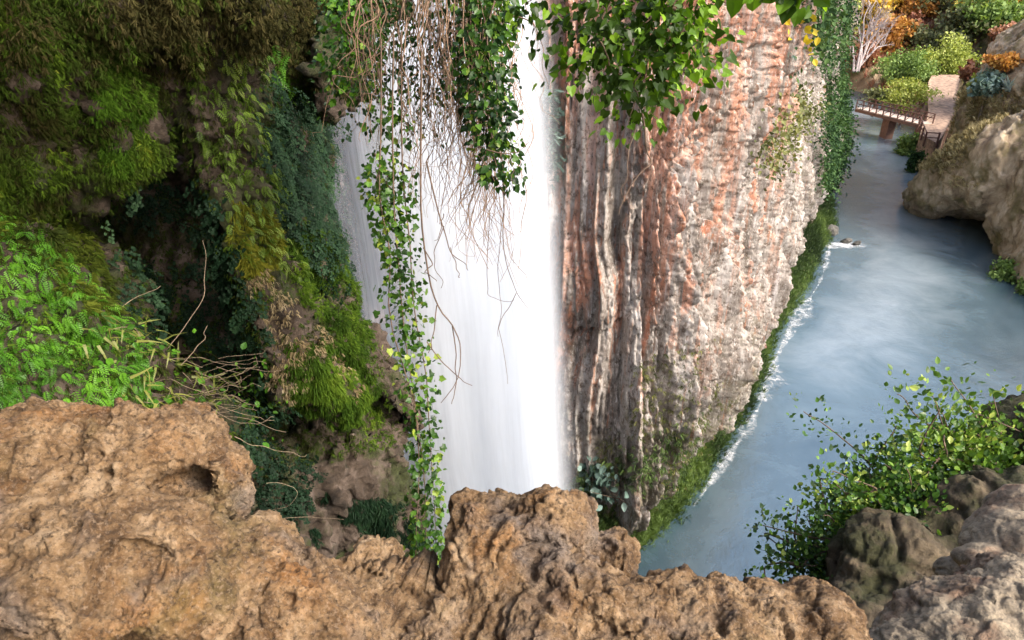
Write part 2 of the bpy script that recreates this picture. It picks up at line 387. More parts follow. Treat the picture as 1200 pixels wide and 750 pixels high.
# ================================================================== THE SETTING
M_cliff = cliff_mat(); M_ledge = ledge_mat(); M_grey = grey_ledge_mat()
M_river = water_mat()
def gridf(nr, nc):
    i = np.arange(nr * nc).reshape(nr, nc); return np.stack([i[:-1, :-1], i[:-1, 1:], i[1:, 1:], i[1:, :-1]], -1).reshape(-1, 4)
# ---- far terrain sheet (rises away from the river)
CL = np.array([(2, 8), (9, 20), (17, 30), (29, 46), (36, 58), (41, 71), (46, 84), (50, 97), (52, 120), (44, 160)], float)
def cdist(x, y):
    best = np.full(x.shape, 1e9); side = np.zeros(x.shape)
    for a, b in zip(CL[:-1], CL[1:]):
        ab = b - a; t = np.clip(((x - a[0]) * ab[0] + (y - a[1]) * ab[1]) / (ab @ ab), 0, 1)
        dx = x - a[0] - t * ab[0]; dy = y - a[1] - t * ab[1]; d = np.hypot(dx, dy)
        s = np.sign(ab[0] * dy - ab[1] * dx); near = d < best; best = np.where(near, d, best); side = np.where(near, s, side)
    return best, side
def ground(x, y):
    d, s = cdist(x, y); right = s < 0
    hr = -1.5 + 3.2 * sst(5.5, 8, d) + 0.6 * np.clip(d - 16, 0, None) * sst(14, 30, d)
    hl = -1.5 + 3.0 * sst(4.5, 6.5, d) + 1.6 * np.clip(d - 9, 0, 16) * sst(7, 14, d)
    h = np.where(right, hr, hl); h = h + 0.42 * np.clip(y - 118, 0, 140) + 0.1 * np.clip(y - 118, 0, 30)
    far = sst(62, 78, y)
    p = np.stack([x / 14, y / 14, x * 0], -1).reshape(-1, 3)
    h = h + (1.8 * fbm(p, 5, 77)).reshape(x.shape) * sst(8, 20, d)
    near = np.where(s < 0, np.where(d > 11, np.clip((d - 11) * 1.2, 0, 12), -1.5), -1.5)
    return np.minimum(h * far + near * (1 - far), 95)
# river: pale sky sheen painted down the middle of the channel
gx = np.linspace(-30, 130, 320); gy = np.linspace(2, 170, 320)
X, Y = np.meshgrid(gx, gy); V = np.stack([X.ravel(), Y.ravel(), X.ravel() * 0], 1)
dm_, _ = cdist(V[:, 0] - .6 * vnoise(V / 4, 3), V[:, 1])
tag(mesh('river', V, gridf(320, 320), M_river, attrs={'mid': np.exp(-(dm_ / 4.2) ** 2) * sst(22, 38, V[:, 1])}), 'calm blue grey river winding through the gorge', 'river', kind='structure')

gx = np.concatenate([np.linspace(-400, -60, 18), np.linspace(-50, 150, 260), np.linspace(160, 600, 24)])
gy = np.concatenate([np.linspace(-60, 20, 14), np.linspace(22, 200, 230), np.linspace(210, 800, 24)])
X, Y = np.meshgrid(gx, gy); Z = ground(X, Y)
# nothing but rock walls near the viewer: keep the sheet under water there
Z = np.where((Y < 62) & (X < 45), -1.5, Z)
M_hill = dirt_mat('hill_ground', [(0.3, (0.10, 0.07, 0.04)), (0.5, (0.24, 0.17, 0.10)), (0.7, (0.40, 0.31, 0.2))], 0.5, (0.13, 0.15, 0.05), 0.3)
tag(mesh('terrain', np.stack([X.ravel(), Y.ravel(), Z.ravel()], 1), gridf(len(gy), len(gx)), M_hill), 'wooded ground rising beyond the river', 'terrain', kind='structure')

# ---- the great cliff: a fluted wall lofted above the river bank and round the alcove behind the falls
base = [(-14, 6), (-12, 13), (-9, 18.0), (-4, 20.2), (0.2, 19.5), (2.6, 18.9)] + [tuple(W(a, b)[:2]) for a, b in ((750, 652), (806, 586), (838, 502), (868, 430), (891, 362), (914, 310), (934, 268), (956, 246), (962, 226), (956, 200), (940, 180), (910, 168), (860, 162))]
base = np.array(base, float)
def resample(poly, n):
    q = smooth_line(np.c_[poly, np.zeros(len(poly))], 1200)[:, :2]
    L = np.r_[0, np.cumsum(np.linalg.norm(np.diff(q, axis=0), axis=1))]
    dens = 1 / (np.linalg.norm(q, axis=1) + 4); cw = np.r_[0, np.cumsum(0.5 * (dens[1:] + dens[:-1]) * np.diff(L))]
    t = np.interp(np.linspace(0, cw[-1], n), cw, L)
    return np.stack([np.interp(t, L, q[:, 0]), np.interp(t, L, q[:, 1])], 1), t
NC, NR = 1250, 640
q, S = resample(base, NC)
tn = norm(np.gradient(q, axis=0)); nn = np.stack([tn[:, 1], -tn[:, 0]], 1)      # outward, to the river
for _ in range(3000): nn[1:-1] = (nn[:-2] + nn[1:-1] * 2 + nn[2:]) / 4
nn = norm(nn)
zz = np.linspace(-1.5, 27, NR)
SS, ZZ = np.meshgrid(S, zz); p3 = np.stack([SS.ravel(), np.zeros(SS.size), ZZ.ravel()], 1)
def sc3(a, b): return p3 * np.array([a, 1, b])
dist = np.hypot(q[:, 0], q[:, 1])[None].repeat(NR, 0).ravel()
zr0 = p3[:, 2]; wr = 0.28 * vnoise(sc3(.35, .3), 3)
pw = p3 + np.stack([wr, wr * 0, wr * 0], 1)
D = 1.1 * fbm(sc3(.16, .035), 2, 1) - .45 + 0.45 * fbm(pw * [.42, 1, .035], 3, 2, ridge=True) + 0.34 * fbm(pw * [1.5, 1, .06], 4, 4, 0.6, ridge=True)
f1, f2, cid = worley(pw * [.5, 1, .09], 8); D += 0.5 * ((cid - .5) - 0.7 * np.exp(-((f2 - f1) / .05) ** 2))
def plates(n, k, h): t = n * k; return h * (np.floor(t) + sst(.40, .60, t - np.floor(t)))
D += plates(fbm(pw * [1.1, 1, .11], 4, 41, .55), 7, .15) + plates(fbm(pw * [2.6, 1, .55], 4, 43, .6), 6, .07)
f1, f2, cid = worley(pw * [1.4, 1, .30], 9); D += 0.12 * ((cid - .5) - 0.7 * np.exp(-((f2 - f1) / .06) ** 2))
f1, f2, cid = worley((pw + .15 * np.stack([fbm(sc3(2, 2), 3, 31), zr0 * 0, fbm(sc3(2, 2), 3, 32)], 1)) * [3.2, 1, 1.5], 10)
up_ = sst(6, 16, p3[:, 2]) * sst(24, 34, S[None].repeat(NR, 0).ravel())          # broken blocky beds in the upper downstream part
D += (0.05 + .14 * up_) * ((cid - .5) - 0.7 * np.exp(-((f2 - f1) / .1) ** 2))
D += 0.20 * fbm(sc3(3.2, 1.4), 5, 12, 0.68) + 0.07 * fbm(sc3(12, 6), 3, 13, .6)
rib = 1 - np.abs(fbm(pw * [1.05, 1, .022], 3, 51, .5)) * 2.2; D += .55 * rib * np.abs(rib)      # drip ribs with sharp crests
rib = 1 - np.abs(fbm(pw * [2.7, 1, .06], 3, 53, .5)) * 2.2; D += .20 * rib * np.abs(rib)
D += 0.13 * fbm(pw * [4.2, 1, .22], 4, 16, .6, ridge=True) + 0.22 * fbm(sc3(.1, 1.0), 3, 14, 0.6) + up_ * .18 * fbm(sc3(.35, 3.0), 3, 15, .6)
zr = p3[:, 2]
D += -0.35 * sst(2.2, 0.3, zr) + 0.9 * np.exp(-((zr - 5.5) / 3.0) ** 2)           # undercut foot, bulging skirt
D = D * (1 - .42 * np.exp(-((np.repeat(q[None, :, 0], NR, 0).ravel() - 2.2) / 2.2) ** 2))   # calmer relief beside the fall
lean = 0.115 * np.clip(zr - 2, 0, None) * sst(24, 50, dist) + 0.03 * zr
off = D - lean
n2 = np.repeat(nn[None], NR, 0).reshape(-1, 2); b2 = np.repeat(q[None], NR, 0).reshape(-1, 2)
CV = np.c_[b2 + n2 * off[:, None], zr]
CFc = gridf(NR, NC)
# top: fold back inland
cliff = mesh('cliff', CV, CFc[:, ::-1], M_cliff, attrs={'grey': np.clip(sst(42, 50, S)[None].repeat(NR, 0).ravel() + 0 * zr, 0, 1)})
print('CLIFF S', S[-1], np.interp([float(W(905, 365)[1])], q[:, 1], S))
tag(cliff, 'tall fluted pink and grey limestone cliff beside the river', 'cliff', kind='structure')
CN = vnormals(CV, CFc[:, ::-1])
if (CN[:, 0].mean()) < 0: CN = -CN
topv = np.c_[np.concatenate([q + nn * -2.2, q + nn * -26]), np.r_[np.full(NC, 27.0), np.full(NC, 31.0)]]
tag(mesh('cliff_top', topv, gridf(2, NC), M_hill), 'ground on top of the cliff', 'cliff', kind='structure')

# ---- left hand cave wall, roof lip and pillars, one skin
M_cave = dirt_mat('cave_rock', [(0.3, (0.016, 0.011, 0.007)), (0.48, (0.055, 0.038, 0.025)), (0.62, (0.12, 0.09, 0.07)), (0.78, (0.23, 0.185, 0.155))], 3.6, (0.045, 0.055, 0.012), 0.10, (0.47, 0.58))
cb_ = [B(-60, 330, 7.5, 230, 330, 1.8), B(150, 330, 8.3, 150, 300, 1.3), B(230, 160, 8.6, 130, 200, 1.3), B(-140, 100, 5.5, 160, 300, 1.6),
       B(312, 190, 12.5, 66, 200, 1.6), B(330, 420, 12, 76, 220, 2.0),
       # main pillar running down to the right
       B(255, 60, 6.2, 48, 100, .7, 4), B(272, 150, 6.1, 40, 90, .5, 6), B(290, 235, 6.1, 38, 75, .45, 8), B(304, 300, 6.1, 38, 60, .4, 10), B(215, 130, 7.4, 40, 160, .5, 4), B(180, 260, 7.4, 34, 150, .4, 2), B(235, 330, 7.4, 34, 150, .4, 6), B(325, 215, 7.6, 22, 110, .4, 14),
       B(335, 360, 6.7, 48, 62, .5, 25), B(372, 415, 6.8, 52, 55, .5, 30), B(408, 455, 7.0, 40, 48, .45, 35),
       B(385, 340, 8.0, 34, 50, .5, 25), B(355, 300, 7.7, 26, 45, .4, 20), B(412, 400, 8.0, 28, 60, .5, 30), B(448, 440, 8.6, 24, 70, .6, 28),
       B(400, 545, 8.6, 62, 95, .9, 12), B(440, 600, 9.0, 50, 85, .9, 14), B(340, 560, 8.4, 70, 110, .9, 5), B(280, 620, 7.5, 90, 120, 1.0),
       B(250, 480, 7.9, 80, 90, .7), B(410, 700, 9.0, 110, 100, 1.4), B(200, 560, 7, 120, 120, 1),
       # roof lip
       B(-40, 0, 4.6, 160, 70, .8), B(90, 0, 4.9, 120, 62, .7), B(200, -8, 5.2, 120, 62, .7), B(320, -10, 6.7, 90, 60, .6), B(430, -60, 6.6, 110, 56, .6), B(560, -110, 4.6, 110, 46, .5),
       # hanging bosses
       B(20, 150, 4.7, 58, 110, .4), B(80, 120, 5.0, 60, 110, .4, 4), B(140, 110, 5.3, 45, 95, .4, 8), B(20, 60, 4.4, 70, 70, .4), B(215, 70, 5.7, 60, 70, .5), B(335, 50, 6.9, 45, 55, .4), B(395, 50, 6.6, 30, 80, .3),
       # mossy mound and fern bank
       B(65, 300, 5.3, 50, 70, .4, 28), B(100, 345, 5.3, 40, 60, .4, 30), B(10, 270, 5.3, 50, 55, .4),
       B(-10, 390, 4.3, 95, 120, .45, 30), B(50, 430, 4.2, 80, 90, .4, 35), B(100, 475, 4.2, 80, 70, .4, 20), B(-80, 300, 4.6, 100, 140, .6), B(160, 510, 4.4, 90, 70, .5)]
# roof over the viewer
for x, y, z, rx, ry, rz in ((-5, 0, 23.2, 4.2, 4.0, 1.4), (-6.5, 4, 22.6, 3.2, 3, 1.6), (-3.2, 2.6, 22.6, 2.2, 2, 0.8), (-1.2, 2.6, 22.1, 1.6, 0.8, .4), (0.4, 2.4, 21.9, 1.3, 0.7, .35), (-7, 1, 19, 2.2, 5, 4), (-5, -3, 20, 6, 2, 4)):
    cb_.append((np.array([x, y, z]), (rx, rz, ry), 0))
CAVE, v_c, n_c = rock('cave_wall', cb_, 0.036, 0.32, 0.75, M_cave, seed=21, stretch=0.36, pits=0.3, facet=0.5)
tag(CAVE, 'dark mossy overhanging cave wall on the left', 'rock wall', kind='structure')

# ================================================================== NEAR ROCKS
ledge_blobs = [
    # left mass
    B(-60, 640, 2.1, 210, 150, .45), B(60, 590, 2.15, 130, 105, .35), B(150, 560, 2.2, 90, 75, .3), B(215, 535, 2.25, 70, 52, .25, -15), B(262, 562, 2.3, 42, 45, .18), B(286, 590, 2.32, 24, 24, .1, -10),
    B(40, 510, 2.3, 70, 38, .25), B(200, 500, 2.35, 55, 20, .2), B(120, 700, 2.0, 180, 140, .4), B(235, 650, 2.15, 65, 60, .22), B(300, 680, 2.2, 75, 55, .25, -25), B(350, 720, 2.15, 90, 62, .25, -10), B(245, 606, 2.25, 25, 30, .12),
    B(430, 775, 2.2, 120, 88, .3), B(390, 712, 2.3, 46, 32, .2),
    # knob in the notch
    B(442, 668, 2.45, 36, 32, .15), B(415, 680, 2.4, 24, 20, .14), B(495, 722, 2.4, 50, 44, .2)]
LEDGE = empty('rock_ledge', P(300, 760, 2.3))
tag(LEDGE, 'large pitted ochre rock mass filling the lower left foreground', 'rock', 'ochre rocks along the edge of the lookout')
def put(o, root): under(o, root); return o
o1, v_l, n_l = rock('rock_body', ledge_blobs + [(np.array([-2.4, 0.6, 17.1]), (2.2, 1.2, 1.0), 0), (np.array([-0.3, 1.4, 16.6]), (1.6, 0.9, 0.5), 0)], 0.0072, 0.066, 0.34, M_ledge, seed=2, pits=0.8, facet=0.42, carve=[(P(226, 562, 2.1), (.05, .04), .25), (P(240, 622, 2.1), (.07, .04), .15), (P(30, 700, 1.9), (.12, .03), .12), (P(160, 712, 1.9), (.10, .035), .12), (P(485, 712, 2.2), (.09, .12), .24), (P(70, 742, 1.9), (.32, .05), .30)])
put(o1, LEDGE)
def boulder(name, label, blobs, seed, voxel=0.007, amp=0.055, size=0.3, m=M_ledge, group='ochre rocks along the edge of the lookout', **kw):
    o, v, n = rock(name, blobs, voxel, amp, size, m, seed=seed, **kw)
    tag(o, label, 'rock', group); return o, v, n
boulder('boulder', 'block shaped ochre boulder standing in the middle foreground before the waterfall',
        [B(570, 625, 2.55, 46, 44, .2), B(645, 622, 2.55, 50, 48, .22), B(605, 660, 2.5, 82, 70, .26), B(548, 602, 2.6, 24, 22, .12), B(672, 600, 2.6, 24, 26, .12), B(610, 600, 2.6, 60, 22, .15), B(555, 660, 2.5, 38, 60, .2), B(600, 740, 2.4, 80, 90, .3), B(705, 650, 2.6, 32, 34, .15)], 5, amp=0.055, pits=0.7, facet=.42, carve=[(P(628, 655, 2.3), (.09, .05), .12)])
boulder('boulder', 'lumpy ochre rock at the bottom right of the block shaped boulder',
        [B(690, 700, 2.3, 62, 40, .2, -10), B(640, 745, 2.25, 70, 50, .25), B(735, 740, 2.25, 60, 55, .2), B(665, 668, 2.38, 32, 22, .12), B(755, 700, 2.3, 36, 24, .15), B(700, 790, 2.2, 140, 60, .3)], 6, pits=0.4)
boulder('boulder', 'low pinkish ochre rock above the bottom edge, right end of the ledge',
        [B(790, 715, 2.35, 52, 34, .2), B(850, 708, 2.4, 42, 30, .18), B(825, 750, 2.3, 110, 50, .3), B(905, 725, 2.4, 62, 40, .2, -8), B(955, 728, 2.4, 46, 38, .2, -20), B(985, 748, 2.35, 28, 34, .15), B(885, 770, 2.3, 120, 50, .3)], 8, pits=0.35)

# right hand rocks
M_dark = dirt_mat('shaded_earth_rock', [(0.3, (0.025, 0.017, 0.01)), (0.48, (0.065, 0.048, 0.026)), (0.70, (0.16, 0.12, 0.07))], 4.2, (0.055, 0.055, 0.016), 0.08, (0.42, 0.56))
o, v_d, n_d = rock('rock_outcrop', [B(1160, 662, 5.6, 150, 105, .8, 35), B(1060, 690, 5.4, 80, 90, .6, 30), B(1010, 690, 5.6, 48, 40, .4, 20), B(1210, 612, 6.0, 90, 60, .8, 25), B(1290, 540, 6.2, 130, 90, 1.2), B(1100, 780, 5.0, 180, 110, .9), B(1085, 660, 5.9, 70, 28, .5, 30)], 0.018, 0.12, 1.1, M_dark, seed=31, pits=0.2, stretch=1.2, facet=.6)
tag(o, 'dark undercut rock outcrop beneath the green shrub at right', 'rock')
boulder('boulder', 'smooth orange and grey rock at the right edge below the shrub', [B(1180, 634, 3.6, 48, 30, .3, 30), B(1215, 612, 3.7, 50, 38, .3, 35), B(1150, 655, 3.5, 30, 16, .15, 10), B(1230, 650, 3.6, 60, 46, .3)], 41, 0.012, 0.03, 0.4, M_grey, None, pits=0.1, facet=0.4)
boulder('boulder', 'small grey rock tucked left of the orange rock at the right edge', [B(1118, 672, 3.9, 16, 16, .14, 20), B(1130, 665, 3.9, 16, 14, .12)], 42, 0.01, 0.025, 0.25, M_grey, None, pits=0.1)
boulder('rock_slab', 'grey sloping rock slab in the bottom right corner', [B(1130, 725, 2.8, 110, 34, .3, 22), B(1190, 695, 2.9, 60, 34, .3, 25), B(1080, 760, 2.7, 90, 34, .25, 20), B(1180, 770, 2.7, 110, 60, .3, 15)], 43, 0.0095, 0.035, 0.22, M_grey, None, pits=0.15)

# rock wall under the lookout, down to the water
und = [(np.array([-6, -1, 9.0]), (8, 8, 3.0), 0), (np.array([2.0, -0.8, 9.0]), (6, 7.5, 2.6), 0), (np.array([10, 0.6, 7.0]), (6, 9, 3), 0), (np.array([9.5, 3.0, 13.2]), (5.0, 2.6, 2.2), 0), (np.array([18, 3, 8.0]), (8, 8, 5), 0)]
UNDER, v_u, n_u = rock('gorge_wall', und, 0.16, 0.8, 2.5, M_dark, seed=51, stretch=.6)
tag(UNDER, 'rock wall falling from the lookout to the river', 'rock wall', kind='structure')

# ---- right hand hillside over the river (overhanging rock with dry grass)
M_rhill = dirt_mat('dry_hillside', [(0.33, (0.16, 0.10, 0.065)), (0.48, (0.42, 0.32, 0.20)), (0.66, (0.70, 0.58, 0.42))], 0.9, (0.27, 0.22, 0.09), 0.4, (0.50, 0.62))
hb = [B(1190, 200, 54, 76, 62, 7, -22), B(1150, 212, 56, 60, 40, 6, -25), B(1106, 224, 58, 36, 30, 5, -30), B(1260, 150, 56, 110, 140, 10), B(1235, 110, 66, 75, 60, 8, 20), B(1232, 60, 80, 62, 50, 8, 20), B(1226, 275, 49, 40, 95, 5, 8), B(1246, 350, 47, 52, 75, 6), B(1290, 380, 44, 70, 90, 6), B(1195, 140, 62, 60, 50, 6, 30), B(1138, 218, 61, 58, 36, 6)]
RH, v_h, n_h = rock('hillside', hb, 0.20, 0.8, 4.0, M_rhill, seed=61, stretch=.9, facet=0.4, pits=.5)
tag(RH, 'dry grass and rock hillside overhanging the river at right', 'hillside', kind='structure')
# ---- path
M_path = plain('packed_earth_path', (0.36, 0.25, 0.18), 0.95, 0.35, 2.2)
rows = [((1078, 158), (1098, 168), 2.6), ((1080, 150), (1104, 160), 2.6), ((1086, 140), (1112, 146), 2.65), ((1088, 130), (1119, 132), 2.8), ((1087, 118), (1121, 119), 3.0), ((1087, 106), (1122, 106), 3.3), ((1088, 96), (1124, 96), 3.6), ((1092, 88), (1128, 88), 3.9)]
pv = []
for a, b, z in rows:
    A = W(*a, z); Bq = W(*b, z)
    for t in np.linspace(0, 1, 9): pv.append(A + (Bq - A) * t + [0, 0, 0.05 * math.sin(t * 3.14)])
for a, b, z in (rows[0], rows[-1]): pass
pv = np.array(pv); pf = gridf(len(rows), 9)
low = pv.copy(); low[:, 2] -= 2.2; nvp = len(pv)
gi = np.arange(nvp).reshape(len(rows), 9); ring = np.r_[gi[0, :], gi[1:, -1], gi[-1, -2::-1], gi[-2:0:-1, 0]]
sk = np.array([[ring[i], ring[(i + 1) % len(ring)], ring[(i + 1) % len(ring)] + nvp, ring[i] + nvp] for i in range(len(ring))])
tag(mesh('path', np.r_[pv, low], [pf, sk], M_path), 'pinkish earth path leading away from the bridge', 'path', kind='structure')

# ---- bridge
M_wood = plain('weathered_bridge_timber', (0.20, 0.11, 0.08), 0.8, 0.2, 3); M_deck = plain('pale_bridge_deck', (0.55, 0.45, 0.38), 0.9, 0.15, 2)
M_rust = plain('rusty_rail_metal', (0.11, 0.05, 0.038), 0.7, 0.25, 4)
def box(name, a, b, wd, ht, m, parent=None):
    """bar of width wd and height ht from a to b"""
    a = np.array(a, float); b = np.array(b, float); t = norm(b - a)
    s = norm(np.cross(t, UP)) if abs(t[2]) < .95 else np.array([1., 0, 0]); u = np.cross(s, t)
    vs = [p + s * wd / 2 * x + u * ht / 2 * y for p in (a, b) for x, y in ((-1, -1), (1, -1), (1, 1), (-1, 1))]
    fs = [[0, 1, 2, 3], [7, 6, 5, 4], [0, 4, 5, 1], [1, 5, 6, 2], [2, 6, 7, 3], [3, 7, 4, 0]]
    return mesh(name, vs, np.array(fs), m, parent, smooth=False)
ZB = 2.75
bl = W(1003, 127, ZB); br = W(1078, 146, ZB); bdir = norm(br - bl); bs = np.cross(bdir, UP); bs = -bs if bs[1] < 0 else bs     # bs: away from viewer
BW = 1.9
BR = empty('footbridge', (bl + br) / 2 * [1, 1, 0])
tag(BR, 'low wooden footbridge with dark railings crossing the far river', 'bridge')
c0, c1 = bl + bs * BW / 2, br + bs * BW / 2
under(box('deck', c0, c1, BW, 0.12, M_deck), BR)
for k in (0, 1): under(box('beam', bl + bs * BW * k - [0, 0, .23], br + bs * BW * k - [0, 0, .23], .2, .32, M_wood), BR)
Lb = np.linalg.norm(br - bl); npst = 10
for k in (0, 1):
    rail = empty('railing', bl + bs * BW * k); rail.parent = BR; rail.location = Vector(bl + bs * (BW * k)) - Vector(BR.location)
    ro = np.array(bl + bs * BW * k)
    e = bl + bs * (BW * k) ; f_ = br + bs * (BW * k)
    for h in (1.08, .6):
        o = box('rail', e + [0, 0, h], f_ + [0, 0, h], .09, .09, M_rust); o.parent = rail; o.location = -Vector(ro)
    for i in range(npst):
        pp = e + (f_ - e) * i / (npst - 1); o = box('post', pp, pp + [0, 0, 1.12], .12, .12, M_rust); o.parent = rail; o.location = -Vector(ro)
    for i in range(npst - 1):
        pa = e + (f_ - e) * (i + .08) / (npst - 1); pb = e + (f_ - e) * (i + .92) / (npst - 1)
        o = box('brace', pa + [0, 0, .1], pb + [0, 0, .98], .05, .05, M_rust); o.parent = rail; o.location = -Vector(ro)
pc = W(1040, 149, 1.1)
pierc = bl + (br - bl) * .48 + bs * BW / 2
under(box('pier', pierc * [1, 1, 0] + [0, 0, -1], pierc - [0, 0, .4], .9, 1.6, M_wood), BR)
ab = br + bs * BW / 2
under(box('abutment', ab * [1, 1, 0] + bdir * .9 + [0, 0, -1], ab + bdir * .9 - [0, 0, .15], 2.4, 2.4, M_wood), BR)
# railing that leaves the bridge towards the viewer along the path
FN = empty('path_railing', W(1080, 160, 2.6)); tag(FN, 'dark timber railing running from the bridge end down the path edge', 'railing')
pts = [W(a, b, 2.62) for a, b in ((1076, 148), (1078, 154), (1080, 160), (1083, 167), (1098, 168))]
for a, b in zip(pts[:-1], pts[1:]):
    for h in (1.05, .55): under(box('rail', a + [0, 0, h], b + [0, 0, h], .09, .09, M_rust), FN)
for a in pts: under(box('post', a - [0, 0, .4], a + [0, 0, 1.12], .14, .14, M_rust), FN)

# ================================================================== WATERFALLS
def fall(name, label, xl, xr, y0, layers, dens, col, ztop=26, seed=0, soft=.36):
    """xl, xr: functions of z giving the edges of the falling water"""
    nz, nu = 60, 48; zt = np.linspace(ztop, -0.2, nz); u = np.linspace(0, 1, nu); vs, fs, A, Hh, E = [], [], [], [], []
    for k in range(layers):
        off = (k - (layers - 1) / 2) / max(layers, 1)
        Zg, Ug = np.meshgrid(zt, u, indexing='ij'); l = xl(Zg) + off * .35; r = xr(Zg) + off * .25
        x = l + (r - l) * Ug + .06 * np.sin(Zg * .6 + k)
        y = y0 + off * 1.5 - .12 * np.sin(Ug * math.pi) + .12 * vnoise(np.stack([Ug.ravel() * 5, Zg.ravel() * .2, Zg.ravel() * 0 + k], 1), seed + k).reshape(Ug.shape) + 0.02 * (ztop - Zg)
        b = len(vs) and sum(len(q) for q in vs); vs.append(np.stack([x.ravel(), y.ravel(), Zg.ravel()], 1)); fs.append(gridf(nz, nu) + b)
        e = sst(0, soft, Ug) * sst(0, .24, 1 - Ug) * (0.75 + .25 * np.sin(Ug * 9 + k))
        A.append(Ug.ravel() + k * 3.1); Hh.append(Zg.ravel()); E.append(e.ravel())
    o = mesh(name, np.concatenate(vs), np.concatenate(fs), fall_mat(name + '_water', dens, col, .65 if soft < .5 else .15), attrs={'u': np.concatenate(A), 'h': np.concatenate(Hh), 'edge': np.concatenate(E)})
    tag(o, label, 'waterfall'); return o
fall('waterfall', 'broad silky white waterfall plunging down the middle', lambda z: -3.5 + .045 * (20 - z), lambda z: 0.75 + .085 * (20 - z), 15, 6, 0.88, (0.85, 0.90, 0.96), seed=3)
fall('waterfall', 'thin bluish veil of water falling left of the main waterfall', lambda z: -5.7 + .03 * (20 - z), lambda z: -2.9 + .03 * (20 - z), 15.6, 3, 0.7, (0.74, 0.81, 0.92), seed=9, soft=.95)

# ================================================================== PLANTS ON THE CAVE WALL
G_bright = leaf_mat('fern_green', [(0.0, (0.020, 0.065, 0.008)), (0.45, (0.07, 0.21, 0.012)), (0.85, (0.15, 0.36, 0.022)), (1.0, (0.28, 0.42, 0.05))])
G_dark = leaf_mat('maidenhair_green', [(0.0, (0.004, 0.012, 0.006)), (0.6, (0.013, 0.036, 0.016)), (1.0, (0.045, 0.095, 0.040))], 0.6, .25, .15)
G_moss = leaf_mat('moss_green', [(0.0, (0.020, 0.030, 0.006)), (0.5, (0.058, 0.085, 0.010)), (1.0, (0.14, 0.17, 0.02))], 0.8, 0.2, 0.1)
G_mossy = leaf_mat('moss_yellow_green', [(0.0, (0.05, 0.06, 0.008)), (0.5, (0.13, 0.14, 0.014)), (1.0, (0.26, 0.25, 0.03))], 0.8, 0.25, 0.1)
G_mossb = leaf_mat('moss_bright_green', [(0.0, (0.022, 0.055, 0.006)), (0.5, (0.07, 0.15, 0.012)), (1.0, (0.16, 0.27, 0.03))], 0.8, 0.25, 0.1)
G_mossd = leaf_mat('combed_moss', [(0.0, (0.012, 0.028, 0.004)), (0.45, (0.04, 0.085, 0.008)), (0.8, (0.10, 0.17, 0.015)), (1.0, (0.20, 0.27, 0.04))], 0.8, 0.25, 0.1)
G_brown = leaf_mat('dry_brown_growth', [(0.0, (0.018, 0.018, 0.007)), (0.4, (0.045, 0.045, 0.014)), (0.6, (0.095, 0.08, 0.03)), (0.75, (0.05, 0.08, 0.014)), (1.0, (0.11, 0.17, 0.022))], 0.8, 0.2, 0.1)
G_ivy = leaf_mat('ivy_green', [(0.0, (0.015, 0.045, 0.010)), (0.5, (0.05, 0.13, 0.018)), (0.85, (0.12, 0.25, 0.03)), (1.0, (0.28, 0.36, 0.05))], 0.4, 0.4)
G_wall = leaf_mat('cave_moss', [(0.0, (0.025, 0.016, 0.007)), (0.3, (0.035, 0.042, 0.009)), (0.55, (0.045, 0.085, 0.010)), (0.85, (0.10, 0.17, 0.014)), (1.0, (0.21, 0.25, 0.03))], 0.8, 0.2, 0.1)
G_twig = leaf_mat('straw', [(0.0, (0.10, 0.07, 0.04)), (0.5, (0.26, 0.20, 0.11)), (1.0, (0.42, 0.36, 0.24))], 0.8, 0.2, 0.1)
M_twig = plain('pale_twig_bark', (0.24, 0.18, 0.12), 0.8, 0.25, 30); M_stem = plain('brown_stem_bark', (0.13, 0.085, 0.055), 0.8, 0.25, 30); M_vine = plain('hanging_root_bark', (0.25, 0.16, 0.10), 0.8, 0.3, 30)

def cover(name, label, cat, tpl, poly, n, size, m, v=v_c, nr=n_c, jit=.02, hang=1.0, out=.5, patch=None, rand=.35, facing=-.15, stuff=True, seed=5, smooth_rnd=None):
    p, nn_ = grow(v, nr, poly, n, jit, facing, patch, seed)
    tip = norm(DOWN * hang + nn_ * out + rv(n) * rand); face = norm(nn_ + rv(n) * .5)
    sz = size * rng.uniform(.55, 1.25, n)
    base_ = .5 + .5 * fbm(p / (smooth_rnd or size * 6), 3, seed + 2) * 1.6
    rnd = np.clip(base_ * .65 + rng.random(n) * .35, 0, 1)
    o = foliage(name, tpl, p, tip, face, sz, m, rnd=rnd)
    return tag(o, label, cat, kind='stuff' if stuff else None)
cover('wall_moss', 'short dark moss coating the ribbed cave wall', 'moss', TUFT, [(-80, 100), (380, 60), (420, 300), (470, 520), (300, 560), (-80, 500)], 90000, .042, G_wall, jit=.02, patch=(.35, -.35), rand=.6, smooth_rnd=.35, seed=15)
cover('ferns', 'bright green ferns covering the bank at the left edge', 'fern', FROND, [(-80, 240), (20, 255), (75, 300), (120, 355), (160, 400), (185, 450), (150, 500), (-80, 500)], 19000, .075, G_bright, jit=.03, out=.55, rand=.5)
cover('moss_mound', 'olive green moss on the rounded mound behind the ferns', 'moss', TUFT, [(0, 235), (60, 230), (110, 280), (140, 370), (100, 370), (20, 290), (-20, 280)], 16000, .055, G_moss, jit=.012, out=1)
cover('moss_curtain', 'dark green moss hanging from the roof in the upper left corner', 'moss', TUFT, [(-80, 0), (60, -20), (180, 60), (200, 190), (120, 215), (60, 250), (-80, 270)], 80000, .048, G_wall, jit=.045, patch=(.22, -.15), rand=.75, smooth_rnd=.28)
cover('moss_curtain', 'yellow green moss glowing on the hanging roof boss', 'moss', TUFT, [(120, 50), (170, 60), (185, 195), (130, 200), (110, 120)], 20000, .05, G_mossb, jit=.03, patch=(.3, -.2), seed=8, rand=.6)
